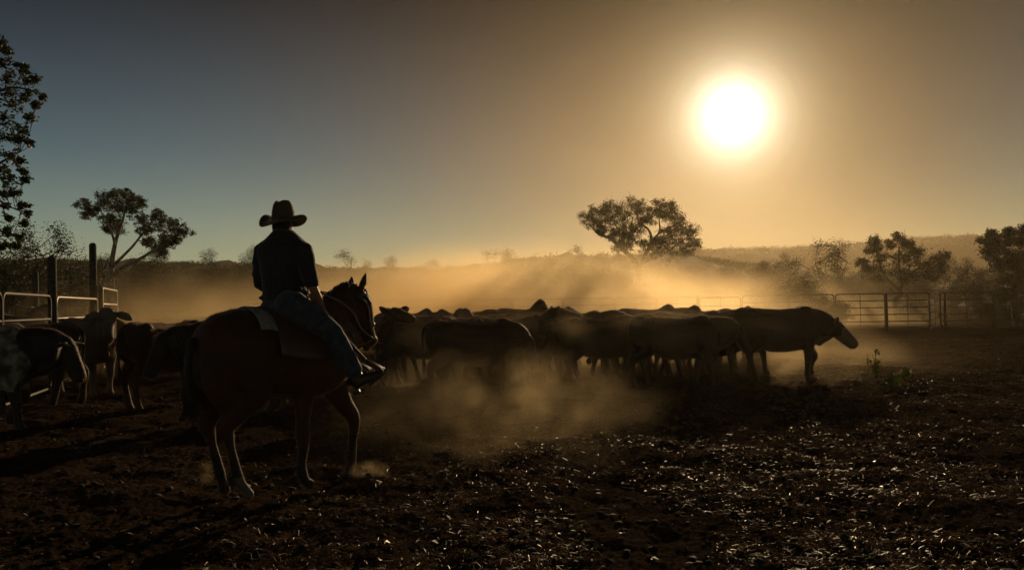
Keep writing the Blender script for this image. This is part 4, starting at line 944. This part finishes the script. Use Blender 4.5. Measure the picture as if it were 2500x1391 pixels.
panel(yp(20, 24), yp(150, 25), label='farther yard panel seen through the left rails', H=1.7, mt='unlit_pipe'); panel(yp(152, 25), yp(270, 26), label='farther yard panel seen under the tallest post', H=1.7, mt='unlit_pipe')
# a low pipe lying by the yard
b = MB(); b.tube([yp(150, 16.6) + V(0, 0, .05), yp(205, 17.4) + V(0, 0, .05)], [.03, .03], 8); o = b.build('pipe', M['steel']); tag(o, 'loose steel pipe lying on the ground behind the horned cow', 'pipe')

# ------------------------------------------------------------------ small leafy plants, foreground right
M['round_leaf'] = mat('round_yellow_leaf', (.34, .36, .04), rough=.5, spec=.3, scale=5, var=.4, trans=.55)
def plant(px, Y, stems, label, seed):
    g = random.Random(seed); base = ground_at(px, Y); root = empty('leafy_plant', base); st = MB(); lf = MB()
    for (dx, dy, h, n, sz) in stems:
        top = V(dx, dy, h); pl = bez(V(0, 0, -.02), V(dx * .1, dy * .1, h * .6), top, 8); st.tube(pl, [.006 * (1 - .08 * i) for i in range(9)], 5)
        for i in range(n):
            q = pl[g.randint(2, 8)] + V(g.uniform(-.06, .06), g.uniform(-.06, .06), g.uniform(-.05, .05)); r = sz * g.uniform(.6, 1.2)
            rot = Matrix.Rotation(g.uniform(0, 6.28), 3, 'Z') @ Matrix.Rotation(g.uniform(.6, 1.6), 3, 'X')
            ring = [q + rot @ V(r * math.cos(a) * (.8 + .12 * math.cos(2 * a)), r * math.sin(a), .12 * r * math.cos(2 * a)) for a in [2 * math.pi * k / 10 for k in range(10)]]
            lf.rings([ring, [p + rot @ V(0, 0, .002) for p in ring]]); st.tube([pl[min(8, 5)], q], [.003, .002], 3)
    st.build('stem', M['bark_dark'], root); lf.build('foliage', M['round_leaf'], root); tag(root, label, 'plant')
plant(2138, 14.8, [(.02, 0, .60, 14, .034), (-.16, 0, .44, 12, .03), (.10, .05, .34, 10, .034), (-.05, 0, .5, 10, .028)], 'upright yellow-green sapling growing in front of the leading cow', 1)
plant(2176, 13.6, [(.24, 0, .26, 10, .06), (-.06, 0, .20, 12, .045), (.06, .08, .22, 12, .05), (.34, 0, .22, 8, .05), (-.16, 0, .16, 8, .035)], 'low round-leaved plant just right of the upright sapling', 2)

# ------------------------------------------------------------------ litter on the ground
M['straw'] = mat('dry_straw', (.26, .15, .055), rough=.42, spec=.4, scale=3, var=.5, trans=.35); M['dung'] = mat('dung_clod', (.02, .011, .006), rough=.9, scale=20, var=.4, bump=.5)
M['dry_leaf'] = mat('dry_leaf', (.09, .06, .035), rough=.5, spec=.5, scale=2, var=.5)
def scatter(n, seed, y0=3.6, y1=22, pw=1.7, wide=.78):
    g = np.random.default_rng(seed); y = y0 + (y1 - y0) * g.random(n) ** pw; x = (g.random(n) * 2 - 1) * (y * wide + .6); return g, x, y
def straw(n, seed, lmin, lmax, w, y1, pw):
    g, x, y = scatter(n, seed, y1=y1, pw=pw); keep = vnoise(x * 1.3, y * 1.3, 9) + .25 * g.random(n) + .3 * (vnoise(x * 5, y * 5, 12)) > .69; x, y = x[keep], y[keep]; n = len(x)
    z = ground_h(x, y); a = g.random(n) * math.pi * 2; L = lmin + (lmax - lmin) * g.random(n) ** 3; t = g.normal(size=n) * .22
    d = np.stack([np.cos(a), np.sin(a), t], 1) * (L / 2)[:, None]; s = np.stack([-np.sin(a), np.cos(a), g.normal(size=n) * .5], 1) * w * (.6 + .8 * g.random(n))[:, None]
    p = np.stack([x, y, z + .006 + np.abs(t) * L * .5 + .008 * g.random(n)], 1); mid = p + np.array([0, 0, 1]) * (L * .07 * g.random(n))[:, None]
    v = np.stack([p - d - s, p - d + s, mid + s, mid - s, p + d - s, p + d + s], 1).reshape(-1, 3); k = np.arange(n)[:, None] * 6
    f = np.concatenate([k + [0, 1, 2, 3], k + [3, 2, 5, 4]]); return v, f
v, f = straw(200000, 21, .006, .075, .0012, 30, 1.9)
o = big_mesh('straw', v, f, M['straw'], False); tag(o, 'dry straw and chaff trodden into the soil', 'straw', kind='stuff')
def clods(n, seed, r0, r1, y1, pw, name, mt, label, cat):
    g, x, y = scatter(n, seed, y1=y1, pw=pw); z = ground_h(x, y); r = r0 + (r1 - r0) * g.random(n) ** 3
    bm = bmesh.new(); bmesh.ops.create_icosphere(bm, subdivisions=1, radius=1); bv = np.array([tuple(q.co) for q in bm.verts]); bf = np.array([[q.index for q in fc.verts] for fc in bm.faces]); bm.free()
    V_ = bv[None] * (1 + .28 * g.normal(size=(n, len(bv), 1))) * (r[:, None] * np.array([1.15, 1.0, .62]) * (.7 + .6 * g.random((n, 3))))[:, None, :]
    V_ = V_ + np.stack([x, y, z + r * .25], 1)[:, None, :]; F_ = bf[None] + (np.arange(n) * len(bv))[:, None, None]
    o = big_mesh(name, V_.reshape(-1, 3), F_.reshape(-1, 3), mt, False); tag(o, label, cat, kind='stuff')
clods(12000, 31, .005, .032, 34, 1.6, 'soil_clods', M['dung'], 'clods of soil and dung scattered over the yard', 'clods')
g, x, y = scatter(1500, 41, y1=16, pw=1.5); z = ground_h(x, y); n = len(x)
a = g.random(n) * 6.28; d = np.stack([np.cos(a), np.sin(a), g.normal(size=n) * .35], 1); s = np.stack([-np.sin(a), np.cos(a), g.normal(size=n) * .35], 1); L = (.012 + .018 * g.random(n))[:, None]
p = np.stack([x, y, z + .018], 1); up = np.array([0, 0, 1.0])
v = np.stack([p - d * L, p + s * L * .5 + up * L * .25, p + d * L, p - s * L * .5 + up * L * .25], 1).reshape(-1, 3)
o = big_mesh('dry_leaves', v, np.arange(4 * n).reshape(n, 4), M['dry_leaf'], False); tag(o, 'curled dry leaves lying about the yard', 'leaves', kind='stuff')
# ------------------------------------------------------------------ air
def principled_volume(name, col, dens, aniso, cloud=None):
    m = bpy.data.materials.new(name); m.use_nodes = True; t = m.node_tree
    t.nodes.remove(t.nodes['Principled BSDF']); out = t.nodes['Material Output']
    v = N(t, 'ShaderNodeVolumePrincipled'); v.inputs['Color'].default_value = (*col, 1)
    v.inputs['Density'].default_value = dens; v.inputs['Anisotropy'].default_value = aniso
    t.links.new(v.outputs[0], out.inputs['Volume'])
    if cloud:
        scale, lo, hi, seed, stretch = cloud
        tcn = N(t, 'ShaderNodeTexCoord')
        ln = N(t, 'ShaderNodeVectorMath', operation='LENGTH'); t.links.new(tcn.outputs['Object'], ln.inputs[0])
        r2 = math_(t, 'MULTIPLY', ln.outputs['Value'], ln.outputs['Value'])
        fall = math_(t, 'SUBTRACT', 1.0, r2, True); fall = math_(t, 'POWER', fall, 1.9)
        geo = N(t, 'ShaderNodeNewGeometry'); mp = N(t, 'ShaderNodeMapping')
        mp.inputs['Location'].default_value = (seed * 3.1, seed * 1.7, seed); mp.inputs['Scale'].default_value = stretch
        t.links.new(geo.outputs['Position'], mp.inputs[0])
        nz = N(t, 'ShaderNodeTexNoise'); nz.inputs['Scale'].default_value = scale; nz.inputs['Detail'].default_value = 4; nz.inputs['Roughness'].default_value = .55
        nz.inputs['Distortion'].default_value = .3
        t.links.new(mp.outputs[0], nz.inputs['Vector'])
        mr = N(t, 'ShaderNodeMapRange'); mr.inputs['From Min'].default_value = lo; mr.inputs['From Max'].default_value = hi
        t.links.new(nz.outputs['Fac'], mr.inputs[0])
        d = math_(t, 'MULTIPLY', math_(t, 'MULTIPLY', fall, mr.outputs[0]), dens)
        t.links.new(d, v.inputs['Density'])
    return m
def dust(c, r, dens, scale, lo, hi, seed, label, stretch=(1, 1, 1.2), rate=1.0, aniso=.68, col=(1.0, .78, .46), rz=0):
    b = MB(); b.ell((0, 0, 0), (1, 1, 1), 20)
    m = principled_volume('dust_air', col, dens, aniso, (scale, lo, hi, seed, stretch))
    m.cycles.volume_step_rate = rate
    o = b.build('dust_cloud', m); o.location = c; o.scale = r; o.rotation_euler = (0, 0, rz); tag(o, label, 'dust', kind='stuff'); return o
hb = MB(); hb.box((0, 260, 24), (700, 330, 25.5))
h = hb.build('haze', principled_volume('haze_air', (1.0, .80, .52), .00038, .7), smooth=False); tag(h, 'thin dusty evening haze in the air', kind='stuff')
dust((-1.0, 34.5, .0), (15.5, 12.5, 4.6), .44, .22, .32, .64, 2.6, 'golden dust bank hanging behind the herd', (1, 1, 1.3), .5)
dust((1.2, 15.4, .1), (6.4, 4.0, 1.6), .30, .95, .50, .70, 2, 'dust swirling around the legs and backs of the herd', (1, 1, 1.2), .5)
dust((-.3, 10.6, .0), (2.6, 4.2, 1.05), .34, 1.6, .45, .68, 3, 'wisp of dust drifting in front of the herd', (1, 1, 1.2), .5)
dust((3.5, 20.5, .0), (8.5, 7, 1.0), .14, .6, .40, .66, 8, 'low dust over the ground around the leading cow', (1, 1, 1.2), .5)
dust((15, 47, .3), (13, 7.5, 3.6), .10, .3, .38, .66, 9, 'lit dust behind the right part of the fence', (1, 1, 1.2), .5)
dust((7.5, 33, .2), (8, 8, 3.4), .10, .4, .42, .66, 7, 'thin drifting dust in front of the right part of the fence', (1, 1, 1.2), .5)
dust((-9.0, 21, .5), (5, 5, 2.4), .36, .5, .38, .66, 4, 'dust rising by the yard rails at left', (1, 1, 1.2), .5)
dust(tuple(HF.o + Vector((.62, .45, .06))), (.22, .16, .12), 2.2, 9, .35, .6, 5, "small puff of dust kicked up by the front hoof", (1, 1, 1.2), 2.0)
dust(tuple(HF.o + Vector((-.62, .0, .16))), (.12, .12, .14), 1.6, 9, .35, .6, 6, "small puff of dust at the hind fetlock", (1, 1, 1.2), 2.0)
